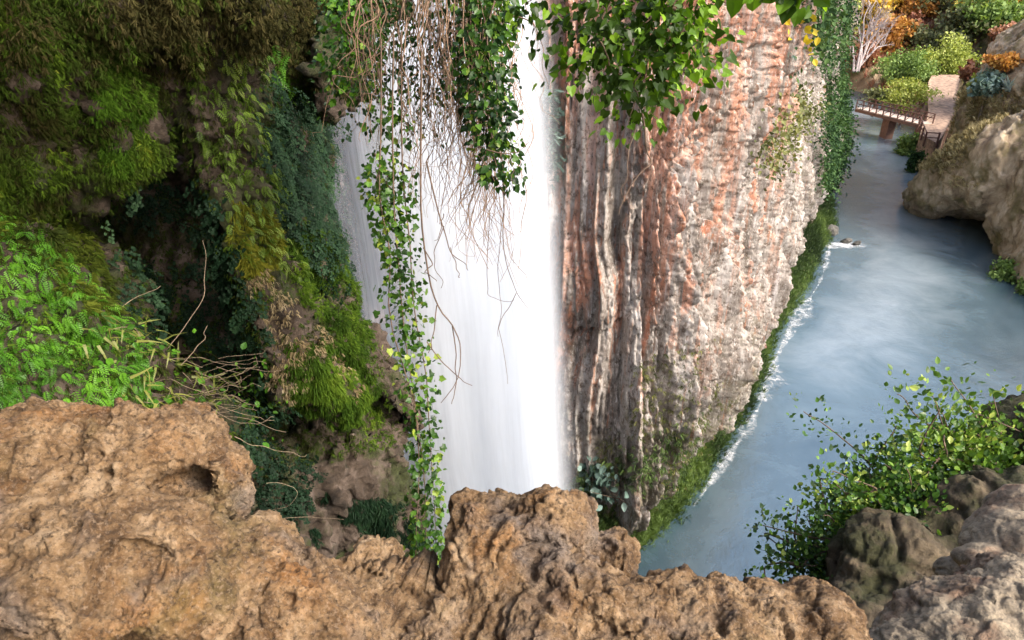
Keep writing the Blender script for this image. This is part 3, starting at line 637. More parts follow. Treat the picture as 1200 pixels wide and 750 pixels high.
cover('moss_curtain', 'brown dead growth matting the underside of the cave roof', 'moss', TUFT, [(-80, -60), (470, -60), (450, 60), (400, 110), (300, 60), (200, 90), (100, 60), (-80, 90)], 90000, .050, G_brown, jit=.05, rand=.8, patch=(.25, -.3), smooth_rnd=.3)
cover('moss_curtain', 'bright green fern tuft hanging from the roof above the veil', 'moss', FROND, [(305, 40), (345, 30), (365, 90), (350, 120), (300, 110)], 420, .15, G_bright, jit=.04)
cover('ferns', 'feathery green ferns running down the mossy rock pillar', 'fern', FROND, [(225, 40), (305, 60), (318, 180), (340, 250), (360, 330), (290, 300), (245, 230), (228, 150)], 7000, .085, leaf_mat('pillar_fern_green', [(0, (0.05, 0.09, 0.012)), (.5, (0.16, 0.26, 0.03)), (1, (0.38, 0.46, 0.10))]), jit=.03, out=.4)
cover('moss', 'golden yellow moss cushion on the bulge of the pillar', 'moss', TUFT, [(272, 235), (318, 240), (330, 290), (318, 325), (285, 320), (270, 280)], 9000, .06, G_mossy, jit=.012, out=.9)
cover('moss', 'vivid green moss on the knob behind the pillar', 'moss', TUFT, [(330, 265), (390, 275), (425, 330), (440, 400), (420, 440), (395, 400), (350, 350)], 44000, .045, G_mossd, jit=.02, out=.9, rand=.7, patch=(.14, -.35))
cover('moss', 'long combed green moss at the lower end of the pillar', 'moss', TUFT, [(335, 400), (400, 400), (440, 440), (448, 495), (395, 505), (345, 470)], 30000, .07, G_mossd, jit=.02, out=.3, patch=(.10, -.12))
cover('dry_grass', 'straw coloured dry growth on the lower pillar', 'grass', TUFT, [(290, 320), (340, 330), (390, 400), (440, 470), (330, 470), (300, 400)], 8000, .05, G_twig, jit=.03, patch=(.15, .1))
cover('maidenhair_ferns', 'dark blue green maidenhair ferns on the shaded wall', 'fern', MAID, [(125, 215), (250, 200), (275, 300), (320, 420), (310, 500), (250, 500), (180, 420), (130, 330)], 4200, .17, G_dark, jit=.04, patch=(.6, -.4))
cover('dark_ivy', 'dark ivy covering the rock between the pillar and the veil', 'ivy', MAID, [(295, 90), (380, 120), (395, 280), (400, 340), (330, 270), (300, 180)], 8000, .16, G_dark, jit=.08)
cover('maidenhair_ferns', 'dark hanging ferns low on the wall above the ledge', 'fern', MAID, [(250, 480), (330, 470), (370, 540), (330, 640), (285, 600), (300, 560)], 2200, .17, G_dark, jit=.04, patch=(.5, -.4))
cover('weeds', 'light green weeds at the foot of the cave wall', 'weed', OVAL, [(130, 380), (200, 400), (260, 430), (330, 420), (320, 500), (250, 505), (120, 480)], 1900, .055, G_bright, jit=.10, out=.8, rand=.9)
cover('weeds', 'yellowish drooping grass over the rock behind the ledge', 'weed', BLADE, [(110, 370), (200, 400), (270, 460), (250, 500), (120, 490)], 2600, .13, leaf_mat('yellow_weed', [(0, (0.06, 0.09, 0.015)), (1, (0.26, 0.27, 0.06))]), jit=.08, out=.9, rand=.6)
cover('moss', 'green film of moss on the base rock beside the falls', 'moss', TUFT, [(330, 570), (470, 590), (500, 640), (380, 660)], 5200, .07, G_dark, jit=.02, patch=(.4, 0))
p, nn_ = grow(CV, CN, [(340, 60), (560, 60), (560, 640), (380, 640)], 16000, .15, -.1, (2.0, -.6), 44)
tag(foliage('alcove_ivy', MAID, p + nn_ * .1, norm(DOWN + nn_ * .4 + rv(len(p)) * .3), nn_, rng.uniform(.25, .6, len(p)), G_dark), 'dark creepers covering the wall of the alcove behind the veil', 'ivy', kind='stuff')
# bare pale twigs in front of the cave wall
for lab, d, pts, r0 in (
    ('long pale bare twig arching from the ferns up to the dark wall', 4.6, [(190, 415), (215, 385), (236, 350), (243, 310), (242, 282)], .006),
    ('short pale twig leaning right above the fern bank', 4.4, [(128, 380), (145, 358), (165, 345), (186, 335)], .006),
    ('thin grey twig crossing above the weeds', 4.3, [(212, 428), (228, 412), (240, 395), (246, 384)], .005),
    ('looping dry stem lying on the weeds', 4.2, [(125, 388), (155, 384), (168, 400), (166, 418), (190, 424)], .005),
    ('pale dry stem sagging from the left ledge to the base rock', 3.6, [(275, 512), (300, 522), (330, 529), (362, 530)], .0035),
    ('lowest pale dry stem stretched over the dark ferns', 3.6, [(300, 608), (340, 607), (400, 606)], .003),
    ('thin dry stem beside the nose of the left rock', 3.6, [(312, 566), (335, 567), (347, 576), (338, 592), (318, 600)], .003)):
    L = smooth_line([P(a, b, d + .03 * i) for i, (a, b) in enumerate(pts)], 26, .02, int(pts[0][0]))
    v_, f_2 = tubes([(L, np.linspace(r0 * .6, r0 * .3, 26))]); tag(mesh('twig', v_, f_2, M_twig), lab, 'twig', 'dry twigs and stems by the cave wall')
tw = []
for k in range(34):
    a = P(rng.uniform(150, 260), rng.uniform(420, 500), rng.uniform(4.0, 4.4)); b = a + np.array([rng.uniform(.1, .5), rng.uniform(-.1, .1), rng.uniform(-.12, .12)]); m_ = (a + b) / 2 + [0, 0, rng.uniform(-.1, .06)]
    tw.append((smooth_line([a, m_, b], 10, .03, k), .0016))
v_, f_2 = tubes(tw, 4); tag(mesh('dead_brushwood', v_, f_2, M_twig), 'tangle of dead stems at the foot of the cave wall', 'brushwood', kind='stuff')

# ================================================================== HANGING PLANTS
# curtain of thin bare roots
ln = []
for k in range(250):
    x0 = rng.choice([rng.uniform(405, 600), rng.normal(540, 28)]); y0 = rng.uniform(-60, 30); d = rng.uniform(3.6, 4.7)
    hang_to = np.interp(x0, [400, 470, 520, 560, 585, 605], [120, 200, 250, 290, 300, 180]) * rng.uniform(.55, 1.15)
    n = 5; pts = [P(x0 + rng.normal(0, 5) + (rng.uniform(0, 30) if x0 > 500 else 0) * i / n, y0 + (hang_to - y0) * i / n, d) for i in range(n + 1)]
    ln.append((smooth_line(pts, 26, .10, k), np.linspace(.0036, .0012, 26) * rng.uniform(.5, 1.5)))
    if rng.random() < .5:
        b = ln[-1][0][rng.integers(12, 22)]; e = b + [rng.uniform(-.18, .22), rng.uniform(-.1, .1), -rng.uniform(.1, .4)]
        ln.append((smooth_line([b, (b + e) / 2 + rng.normal(0, .03, 3), e], 12, .03, k), np.linspace(.002, .001, 12)))
v_, f_2 = tubes(ln, 4); tag(mesh('hanging_roots', v_, f_2, M_vine), 'curtain of thin brown hanging roots before the waterfall', 'roots', kind='stuff')
def dead_branch(label, d, paths, r0):
    L = [(smooth_line([P(a, b, d) for a, b in q], 24, .015, i + int(q[0][0])), np.linspace(r0 if i == 0 else r0 * .55, r0 * .3, 24)) for i, q in enumerate(paths)]
    v_, f_2 = tubes(L, 5); return tag(mesh('dead_branch', v_, f_2, M_stem), label, 'branch', 'bare branches hanging over the falls')
dead_branch('long bare branch curving down right of the ivy strand', 3.5, [[(494, 60), (493, 180), (494, 260), (502, 330), (515, 365), (532, 385), (541, 405), (538, 440), (520, 470)], [(512, 358), (506, 400), (504, 412)], [(530, 382), (535, 420), (533, 450), (530, 473)], [(496, 290), (506, 310), (500, 320), (512, 330)], [(500, 400), (515, 420), (535, 440), (552, 452)]], .006)
dead_branch('forked bare twig hanging lowest in front of the white water', 3.7, [[(588, 160), (590, 240), (592, 290), (605, 340), (620, 365)], [(605, 343), (595, 362), (587, 378), (585, 392), (593, 425), (594, 450)], [(590, 250), (584, 300), (586, 350), (584, 395)], [(574, 250), (570, 330), (580, 350), (602, 352)]], .004)
dead_branch('angled dark twigs spreading at the middle of the root curtain', 3.6, [[(500, 190), (515, 250), (530, 295), (551, 313)], [(520, 265), (508, 300), (518, 335)], [(528, 290), (535, 315), (537, 328)], [(520, 250), (512, 285)]], .005)
dead_branch('slender twig sticking out right of the leafy clump', 3.4, [[(570, 175), (590, 180), (605, 176), (620, 170)], [(598, 178), (601, 200), (600, 225)]], .004)
dead_branch('thin dark twig arching over the top of the white water', 3.4, [[(596, 18), (625, 28), (635, 60), (640, 100)], [(624, 28), (630, 50), (622, 76)]], .004)

def leafy(name, label, cat, stems, n, size, m, tpl=IVY, spread=.1, r0=.006, group=None, mstem=None, rand=.7, hang=.8, blobs=None, rr=None, lo=0):
    """stems: list of polylines of world points; leaves cluster round them"""
    root = empty(name, stems[0][0]); tag(root, label, cat, group)
    L = [(smooth_line(s, 22, .02, i), np.linspace(r0, r0 * .35, 22)) for i, s in enumerate(stems)]
    v_, f_2 = tubes(L, 5); under(mesh('stem', v_, f_2, mstem or M_stem), root)
    allp = np.concatenate([l[0] for l in L]); lens = np.array([np.linalg.norm(l[0][-1] - l[0][0]) for l in L])
    ok = np.nonzero(np.arange(len(allp)) % 22 >= lo)[0]; i = rng.choice(ok, n); t = rng.random((n, 1)); j = np.clip(i + 1, 0, len(allp) - 1); j = np.where((j % 22) == 0, i, j)
    p = allp[i] * (1 - t) + allp[j] * t; off = rng.normal(size=(n, 3)); off = off * np.minimum(1, 1.5 / np.linalg.norm(off, axis=1, keepdims=True)) * spread * .5; p = p + off
    tip = norm(DOWN * hang + norm(off) * .8 + rv(n) * rand); face = norm(-norm(p - CAM) * .5 + UP * .5 + rv(n) * .9)
    rnd = np.clip(.5 + .55 * fbm(p / (size * 5), 3, 5) + rng.normal(0, .3, n), 0, 1) if rr is None else np.clip(rng.normal(rr, .2, n), 0, 1)
    under(foliage('leaves', tpl, p, tip, face, size * rng.uniform(.35, 1.25, n), m, rnd=rnd), root)
    return root
st = [[P(447 + 3 * k, 60, 3.6) for k in (0,)][0]]
strand = [P(a, b, 3.6) for a, b in ((462, 40), (460, 150), (462, 230), (468, 300), (475, 380), (486, 460), (496, 540), (500, 625), (502, 680))]
strand2 = [p + [.05, .05, 0] + rng.normal(0, .02, 3) for p in strand]; strand3 = [p + [-.05, -.03, 0] + rng.normal(0, .02, 3) for p in strand]
leafy('ivy_strand', 'long leafy ivy strand hanging in front of the white waterfall', 'ivy', [strand, strand2, strand3], 1650, .034, G_ivy, spread=.095, lo=4, r0=.005)
G_clump = leaf_mat('shaded_ivy_green', [(0.0, (0.010, 0.030, 0.010)), (0.5, (0.03, 0.085, 0.015)), (0.85, (0.08, 0.19, 0.02)), (1.0, (0.20, 0.32, 0.04))], 0.4, 0.4)
def drop(x, y0, y1, d, w=0): return [P(x + w * t + rng.normal(0, 4), y0 + (y1 - y0) * t, d) for t in np.linspace(0, 1, 5)]
leafy('ivy_clump', 'dark leafy clump hanging right of the root curtain', 'ivy', [drop(545, -40, 110, 3.8), drop(560, -40, 150, 3.7, 12), drop(575, 0, 205, 3.6, 18), drop(585, -30, 60, 3.8), drop(560, 60, 195, 3.6, 20)], 2300, .035, G_clump, HEART, spread=.17)
leafy('ivy_clump', 'brown green ivy mass hanging at top centre from the cave roof', 'ivy', [drop(420, -40, 90, 4.4), drop(440, -40, 120, 4.3), drop(470, -40, 110, 4.2), drop(500, -40, 120, 4.2), drop(520, -40, 90, 4.3), drop(410, -20, 120, 4.5)], 2300, .034, G_clump, OVAL, spread=.34, rr=.4)
leafy('ivy_clump', 'pale green creeper at the roof edge over the veil of water', 'ivy', [drop(398, -30, 85, 4.6), drop(410, -30, 110, 4.5), drop(425, 0, 120, 4.4)], 420, .05, G_bright, spread=.18, rr=.6)
leafy('ivy_clump', 'small sprigs of fresh leaves within the root curtain', 'ivy', [drop(445, 80, 220, 3.9), drop(455, 200, 260, 3.7), drop(478, 120, 160, 3.8), drop(440, 180, 240, 3.9)], 330, .035, G_ivy, spread=.14)
# broad leaved branches at the top, right of the falls
G_big = leaf_mat('broad_leaf_green', [(0.0, (0.022, 0.050, 0.007)), (0.5, (0.045, 0.10, 0.009)), (0.75, (0.10, 0.22, 0.012)), (1.0, (0.26, 0.46, 0.03))], 0.42, 0.5)
D = 2.2
def br(*pts, d=D): return [P(a, b * .86 - 8, d + .02 * i) for i, (a, b) in enumerate(pts)]
leafy('leafy_branch', 'broad leaved green branch hanging at top right of the waterfall', 'branch',
      [br((740, -60), (720, 0), (690, 40), (665, 70), (650, 95)), br((720, 0), (700, 50), (690, 90), (672, 110)), br((690, -30), (660, -10), (630, 0), (618, 15)), br((700, 60), (712, 90), (725, 110), (745, 122))], 560, .030, G_big, HEART, .15, .004)
leafy('leafy_branch', 'large leaved green branch drooping over the pink cliff', 'branch',
      [br((820, -60), (800, 0), (775, 50), (760, 100), (752, 140)), br((800, 0), (770, 30), (740, 50), (720, 90)), br((790, 20), (810, 40), (822, 70), (818, 110)), br((760, 90), (745, 125), (742, 160)), br((830, -30), (790, -10), (750, 0), (720, 20)), br((775, 50), (790, 80), (800, 112))], 1200, .030, G_big, HEART, .16, .004)
leafy('leafy_branch', 'few big leaves at the top edge right of the leafy mass', 'branch',
      [br((960, -40), (930, -6), (900, -6), (870, 4), (845, 8)), br((930, -6), (942, 6), (948, 10))], 42, .05, G_big, HEART, .06, .004)
dd = dead_branch('brown bare stem hanging below the large leaved branch', 2.2, [[(752, 130), (757, 165), (762, 190), (748, 205), (736, 225), (729, 250)], [(745, 150), (735, 190), (728, 240)]], .0035)

# ================================================================== SHRUB AT RIGHT
G_shrub = leaf_mat('shrub_green', [(0.0, (0.020, 0.055, 0.014)), (0.45, (0.06, 0.145, 0.025)), (0.8, (0.14, 0.27, 0.035)), (1.0, (0.36, 0.46, 0.10))], 0.4, 0.35)
def shrub(name, label, roots, tips, n, size, m=G_shrub, tpl=OVAL, spread=.25, r0=.012, cat='shrub', sub=3, **kw):
    stems = []
    for a in tips:
        b = roots[rng.integers(len(roots))]; mid = (np.array(a) + b) / 2 + rng.normal(0, .12 * np.linalg.norm(np.array(a) - b), 3)
        stems.append([b, mid, np.array(a)])
        for _ in range(sub):
            t = rng.uniform(.4, .95); s0 = b + (mid - b) * min(2 * t, 1) if t < .5 else mid + (np.array(a) - mid) * (2 * t - 1)
            stems.append([s0, s0 + rng.normal(0, .5, 3) * spread, s0 + rng.normal(0, 1.0, 3) * spread + [0, 0, spread * .6]])
    return leafy(name, label, cat, stems, n, size, m, tpl, spread, r0, hang=-.3, **kw)
d1 = 6.0
rt = [P(1010, 690, 5.8), P(1060, 660, 5.8), P(1100, 640, 5.8)]
shrub('shrub', 'bluish green bush with bare lower twigs, leftmost at the outcrop', rt, [P(a, b, d1 + rng.uniform(-.4, .4)) for a, b in ((945, 605), (925, 640), (960, 590), (985, 600), (935, 665), (950, 680), (990, 640), (975, 565), (1010, 610), (960, 640), (1020, 640), (985, 670))], 6500, .053, spread=.22)
shrub('shrub', 'bushy green shrub in the middle of the outcrop with many upright sprays', rt[1:], [P(a, b, d1 + rng.uniform(-.4, .4)) for a, b in ((1015, 560), (1035, 545), (1050, 560), (1020, 590), (1060, 590), (1080, 560), (1045, 610), (1090, 590), (1070, 620), (1100, 600), (1040, 580))], 7500, .053, spread=.24)
shrub('shrub', 'yellow green shrub spreading to the right edge of the photo', [P(1150, 600, 6.1), P(1200, 570, 6.2)], [P(a, b, 6.1 + rng.uniform(-.4, .4)) for a, b in ((1090, 540), (1110, 520), (1130, 500), (1120, 560), (1150, 540), (1160, 530), (1180, 535), (1190, 555), (1150, 570), (1120, 590), (1200, 528), (1215, 538), (1180, 570), (1100, 580))], 8500, .06, m=leaf_mat('yellow_shrub_green', [(0.0, (0.03, 0.07, 0.012)), (0.45, (0.08, 0.17, 0.02)), (0.85, (0.18, 0.30, 0.035)), (1.0, (0.36, 0.44, 0.09))], .4, .35), spread=.3)

# ================================================================== PLANTS ALONG THE CLIFF
G_bank = leaf_mat('bank_green', [(0.0, (0.018, 0.038, 0.010)), (0.5, (0.055, 0.10, 0.024)), (1.0, (0.15, 0.23, 0.06))], 0.7, 0.3)
# bank: a strip between the cliff foot and the water, with greenery
bk_o = np.array([W(a, b)[:2] for a, b in ((700, 690), (745, 640), (800, 588), (850, 520), (888, 455), (905, 400), (940, 345), (960, 300), (975, 268))])
bk_i = np.array([W(a, b)[:2] for a, b in ((690, 660), (738, 622), (788, 565), (836, 494), (872, 430), (896, 365), (928, 312), (950, 275), (966, 252))])
so_ = smooth_line(np.c_[bk_o, np.zeros(9)], 160)[:, :2]; si_ = smooth_line(np.c_[bk_i, np.zeros(9)], 160)[:, :2]
T = np.linspace(0, 1, 14); bv = []
for t in T:
    xy = so_ * (1 - t) + si_ * t; z = -.25 + 1.9 * t ** .8
    nz = .35 * fbm(np.c_[xy * .9, np.full(160, t)], 4, 66); sh = .8 * fbm(np.c_[xy * .35, np.zeros(160)], 3, 67)
    bv.append(np.c_[xy + sh[:, None] * .3 * np.array([.8, -.6]), z + nz * min(1, t * 4)])
bv = np.concatenate(bv)
M_bank = dirt_mat('bank_soil', [(0.3, (0.05, 0.045, 0.025)), (0.7, (0.14, 0.13, 0.07))], 1.5, (0.07, 0.11, 0.03), .1)
tag(mesh('river_bank', bv, gridf(14, 160), M_bank), 'narrow overgrown bank at the foot of the cliff', 'bank', kind='structure')
bn = np.tile(norm(np.array([.4, -.3, .8])), (len(bv), 1))
i = rng.choice(len(bv), 26000); p = bv[i] + rng.normal(size=(26000, 3)) * [.2, .2, .06]
dd_ = np.linalg.norm(p - CAM, axis=1)
rnd = np.clip(.5 + .9 * fbm(p / 2.5, 3, 9) + rng.normal(0, .15, len(p)), 0, 1)
tag(foliage('bank_plants', TUFT, p, norm(UP + rv(len(p)) * .6 + [.3, -.2, 0]), rv(len(p)), rng.uniform(.12, .32, len(p)), G_bank, rnd=rnd), 'low green plants crowding the bank below the cliff', 'plants', kind='stuff')
# foam along the waterline
M_foam = N('foam'); M_foam.b.inputs['Base Color'].default_value = (.82, .84, .86, 1); M_foam.b.inputs['Roughness'].default_value = .7
vv_ = M_foam.map(); fm_ = M_foam.ramp(M_foam.math('MULTIPLY', M_foam.noise(vv_, 1.8, 8, .75, 1.0), M_foam.attr('edge')), [(.34, 0.0), (.56, .65)])
tp = M_foam.n('BsdfTransparent'); mx = M_foam.n('MixShader'); M_foam.l(fm_, mx.inputs[0]); M_foam.l(tp.outputs[0], mx.inputs[1]); M_foam.l(M_foam.b.outputs[0], mx.inputs[2]); M_foam.l(mx.outputs[0], M_foam.out.inputs[0])
fpx = [(800, 590), (840, 535), (872, 487), (888, 455), (897, 425), (915, 392), (940, 350), (955, 325), (962, 300), (966, 288)]
fw = [.15, .25, .35, .9, 1.2, .7, .6, .4, .5, .6]
fc = smooth_line([W(a, b, .02) for a, b in fpx], 120); fwi = np.interp(np.linspace(0, 9, 120), range(10), fw) * np.clip(.85 + 1.1 * vnoise(np.c_[np.linspace(0, 26, 120), np.zeros((120, 2))], 6), .12, 2)
fv, fe = [], []
for t in np.linspace(-1, 1, 9):
    fv.append(fc + (t * fwi * 1.15)[:, None] * np.array([.83, -.55, 0]) + [.36, -.22, 0]); fe.append(np.full(120, (.80) * (1 - t * t) ** .5))
tag(mesh('foam', np.concatenate(fv), gridf(9, 120), M_foam.m, attrs={'edge': np.concatenate(fe)}), 'line of white foam along the cliff side waterline', 'foam', kind='stuff')
c_ = W(985, 287, .025); a_ = np.linspace(0, 2 * math.pi, 40, endpoint=False); fv = [c_[None]]; fe = [np.ones(1) * 1.0]
for r_ in (.35, .7, 1.0): fv.append(c_ + np.stack([np.cos(a_) * 2.9 * r_, np.sin(a_) * 1.1 * r_, a_ * 0], 1) ); fe.append(np.full(40, 1.0 * (1 - r_ * r_) ** .6 if r_ < 1 else 0))
ff3 = np.array([[0, 1 + k, 1 + (k + 1) % 40] for k in range(40)]); ff4 = np.array([[1 + r_ * 40 + k, 1 + (r_ + 1) * 40 + k, 1 + (r_ + 1) * 40 + (k + 1) % 40, 1 + r_ * 40 + (k + 1) % 40] for r_ in (0, 1) for k in range(40)])
tag(mesh('foam', np.concatenate(fv), [ff3, ff4], M_foam.m, attrs={'edge': np.concatenate(fe)}), 'white foam patch over the small weir below the ivy', 'foam', kind='stuff')
# rocks at the weir
M_wet = dirt_mat('wet_rock', [(0.3, (0.03, 0.03, 0.028)), (0.7, (0.16, 0.15, 0.13))], 1.2, None, .08)
for lab, x, y, r_ in (('dark undercut rock at the waterline beneath the green cushion', 967, 272, 1.1), ('small wet stone at the outer end of the weir', 1004, 286, .35), ('flat wet stone in the middle of the weir', 992, 283, .45), ('mid size wet rock where the cliff meets the weir', 955, 282, .7)):
    c = W(x, y, .1); o, _, _ = rock('river_rock', [(c, (r_, r_ * .55, r_ * .8), .3), (c + [r_ * .5, .2, -.1], (r_ * .6, r_ * .4, r_ * .5), 0)], .07, .15, .8, M_wet, seed=int(x)); tag(o, lab, 'rock', 'wet rocks at the weir')

def cliffpts(poly, n, jit, z=None, patch=None, seed=5): return grow(CV, CN, poly, n, jit, -.0, patch, seed)
G_ivyd = leaf_mat('deep_ivy_green', [(0.0, (0.010, 0.026, 0.010)), (0.5, (0.028, 0.070, 0.024)), (1.0, (0.08, 0.15, 0.045))], .65, .25, .15)
G_teal = leaf_mat('grey_green_leaf', [(0.0, (0.06, 0.11, 0.09)), (0.5, (0.18, 0.28, 0.24)), (1.0, (0.42, 0.55, 0.50))], .6, .3)
G_olive = leaf_mat('olive_leaf', [(0.0, (0.04, 0.05, 0.015)), (0.5, (0.11, 0.13, 0.035)), (1.0, (0.24, 0.25, 0.08))], .6, .3)
G_yel = leaf_mat('yellow_leaf', [(0.0, (0.30, 0.22, 0.01)), (1.0, (0.75, 0.62, 0.04))], .6, .4)
def patchplant(name, label, cat, poly, n, size, m, jit, tpl=TUFT, hang=.3, out=.8, stems=True, seed=3):
    px = np.mean([a for a, _ in poly]); py = np.mean([b for _, b in poly])
    p, nn_ = cliffpts(poly, n, jit, seed=seed); c = p.mean(0)
    tip = norm(DOWN * hang + nn_ * out + rv(n) * .6); rnd = np.clip(.5 + .8 * fbm(p / (jit * 4 + .3), 3, seed) + rng.normal(0, .15, n), 0, 1)
    root = empty(name, c); tag(root, label, cat)
    under(foliage('leaves', tpl, p + nn_ * jit * .6, tip, norm(nn_ + rv(n) * .6), size * rng.uniform(.5, 1.3, n), m, rnd=rnd), root)
    ls = []
    for k in range(14):
        a = p[rng.integers(n)]; b = p[rng.integers(n)] + nn_[0] * jit; ls.append((smooth_line([a - nn_[0] * .1, (a + b) / 2, b], 10), np.linspace(size * .07, size * .03, 10)))
    v_, f_2 = tubes(ls, 4); under(mesh('stem', v_, f_2, M_stem), root); return root
patchplant('ivy', 'dark ivy column clinging to the far end of the cliff', 'ivy', [(965, 90), (1030, 85), (1030, 130), (1020, 180), (1005, 225), (962, 228), (958, 160)], 24000, .22, G_ivyd, .45, tpl=OVAL)
patchplant('ivy', 'dark green ivy draped over the cliff top beyond the yellow plant', 'ivy', [(944, -30), (1050, -30), (1040, 60), (1030, 95), (955, 80), (942, 40)], 17000, .22, G_ivyd, .5, tpl=OVAL)
patchplant('cliff_shrub', 'pale olive shrub growing on the cliff face near the ivy', 'shrub', [(900, 118), (950, 112), (960, 140), (935, 152), (905, 150)], 4200, .17, G_olive, .45, tpl=OVAL)
patchplant('cliff_shrub', 'olive growth hanging below the pale shrub on the cliff', 'shrub', [(885, 150), (915, 155), (912, 200), (895, 210), (882, 180)], 2300, .16, G_olive, .35, tpl=OVAL)
patchplant('cliff_shrub', 'grey green bush on a small ledge near the foot of the cliff', 'shrub', [(684, 542), (720, 545), (722, 575), (690, 570)], 170, .30, G_teal, .22, tpl=OVAL)
patchplant('cliff_shrub', 'yellow leaved plant at the top of the cliff', 'shrub', [(918, 14), (942, 14), (943, 56), (922, 56)], 330, .34, G_yel, .30, tpl=OVAL)
patchplant('cliff_shrub', 'grey green patch of plants high on the cliff edge beside the waterfall', 'shrub', [(625, 100), (648, 110), (648, 200), (628, 220)], 700, .22, G_teal, .15)
patchplant('cliff_shrub', 'green cushion overhanging the weir at the foot of the ivy', 'shrub', [(965, 235), (985, 236), (984, 262), (964, 262)], 900, .4, G_bank, .45)
patchplant('cliff_shrub', 'thin green growth in a crack high on the cliff right part', 'shrub', [(915, 55), (925, 55), (926, 80), (915, 85)], 120, .25, G_teal, .15)
p, nn_ = cliffpts([(740, 430), (860, 380), (880, 420), (840, 500), (770, 600), (690, 640), (690, 560)], 2600, .12, patch=(1.6, .1), seed=8)
tag(foliage('cliff_plants', TUFT, p, norm(DOWN + nn_ * .8 + rv(len(p)) * .5), nn_, rng.uniform(.07, .2, len(p)), G_olive), 'scattered low plants on the lower cliff', 'plants', kind='stuff')
p, nn_ = cliffpts([(660, 560), (800, 500), (860, 470), (800, 600), (740, 650), (690, 680)], 2600, .2, patch=(1.6, .0), seed=18)
tag(foliage('cliff_plants', TUFT, p, norm(DOWN * .5 + nn_ + rv(len(p)) * .5), nn_, rng.uniform(.1, .25, len(p)), G_bank), 'green plants on the wet foot of the cliff', 'plants', kind='stuff')

# ================================================================== FAR SIDE: hillside plants, shrubs, trees
G_dry = leaf_mat('dry_grass_leaf', [(0.0, (0.18, 0.14, 0.06)), (0.5, (0.40, 0.33, 0.16)), (1.0, (0.62, 0.54, 0.32))], .8, .2)
p, nn_ = grow(v_h, n_h, [(1075, 160), (1120, 110), (1210, 90), (1210, 200), (1150, 220), (1085, 215)], 12000, .2, .1, (3, -.1), 3)
tag(foliage('hillside_grass', TUFT, p, norm(UP * .6 + nn_ * .7 + rv(len(p)) * .5), rv(len(p)), rng.uniform(.15, .4, len(p)), G_dry), 'dry grass on the right hand hillside', 'grass', kind='stuff')
G_far = {'green': leaf_mat('far_green', [(0, (0.06, 0.11, 0.025)), (.5, (0.16, 0.26, 0.06)), (1, (0.32, 0.44, 0.13))], .7, .3),
         'lime': leaf_mat('far_lime', [(0, (0.17, 0.22, 0.04)), (.5, (0.38, 0.45, 0.09)), (1, (0.60, 0.64, 0.22))], .7, .3),
         'orange': leaf_mat('far_orange', [(0, (0.22, 0.09, 0.025)), (.5, (0.50, 0.24, 0.06)), (1, (0.75, 0.45, 0.12))], .7, .3),
         'gold': leaf_mat('far_gold', [(0, (0.30, 0.18, 0.02)), (.5, (0.62, 0.42, 0.05)), (1, (0.85, 0.65, 0.15))], .7, .3),
         'olive': leaf_mat('far_olive', [(0, (0.06, 0.07, 0.03)), (.5, (0.14, 0.16, 0.07)), (1, (0.27, 0.29, 0.14))], .7, .3),
         'russet': leaf_mat('far_russet', [(0, (0.16, 0.05, 0.03)), (.5, (0.35, 0.15, 0.09)), (1, (0.55, 0.32, 0.22))], .7, .3),
         'ivy': G_ivyd, 'teal': G_teal}
M_bark = plain('far_bark', (0.20, 0.16, 0.13), .9, .3, 2)
def on_skin(v, px, py):
    x, y, d = proj(v); r = np.hypot(x - px, y - py) + (d < 1) * 1e6; i = np.nonzero(r < 6)[0]
    i = i if len(i) else np.array([r.argmin()]); return v[i[d[i].argmin()]]
def tree(name, label, cat, px, py, d, rpx, hpx, col, n=1500, leaf=.35, trunk=True, group=None, low=0.0):
    """crown centred at photo place (px, py) and depth d; roots on the ground below"""
    if d > 95:                                                       # stand it on the slope where the sight line meets the ground
        ds = np.linspace(70, 400, 660); pts_ = P(px, py, 1.0) - CAM; q = CAM + ds[:, None] * pts_
        hit = q[:, 2] < ground(q[:, 0], q[:, 1]) + hpx * ds / 800 * .8
        d = ds[np.argmax(hit)] if hit.any() else d
    if name == 'hill_shrub': d = float((on_skin(v_h, px, py) - CAM) @ F_)
    c = P(px, py, d); rx = rpx * d / 800; rz = hpx * d / 800
    g = float(ground(np.array([c[0]]), np.array([c[1]]))[0]); gz = max(min(g, c[2] - rz * .7), c[2] - rz * 2.2)
    root = empty(name, (c[0], c[1], gz)); tag(root, label, cat, group)
    cl = []                                                          # leaf clumps inside the crown
    for _ in range(26):
        q = rng.normal(size=3); q = q / np.linalg.norm(q) * rng.uniform(.3, 1.12); q[2] = q[2] * (1 if q[2] > 0 else .75)
        cl.append(c + q * [rx, rx * .8, rz])
    cl = np.array(cl)
    lines = [(smooth_line([np.array([c[0], c[1], gz - .5]), np.array([c[0] + rng.normal(0, .1 * rx), c[1], (gz + c[2]) / 2]), c], 12), np.linspace(.09 * rz + .05, .03 * rz + .02, 12))]
    s0 = np.array([c[0], c[1], gz + .45 * (c[2] - gz)])
    for q in cl[::2]: lines.append((smooth_line([s0, (s0 + q) / 2 + rng.normal(0, .06 * rx, 3), q], 8), np.linspace(.03 * rz + .02, .01, 8)))
    v_, f_2 = tubes(lines, 5); under(mesh('trunk', v_, f_2, M_bark), root)
    n = int(n * 1.9); i = rng.integers(0, len(cl), n); off = rng.normal(size=(n, 3)) * [rx * .2, rx * .2, rz * .17]; p = cl[i] + off
    rnd = np.clip(hsh(i, i, i, 3) * .5 + .25 + rng.normal(0, .2, n), 0, 1)
    under(foliage('crown', QUAD, p, norm(rv(n) + UP * .2), rv(n), leaf * .72 * rng.uniform(.4, 1.4, n), G_far[col], rnd=rnd), root)
    return root
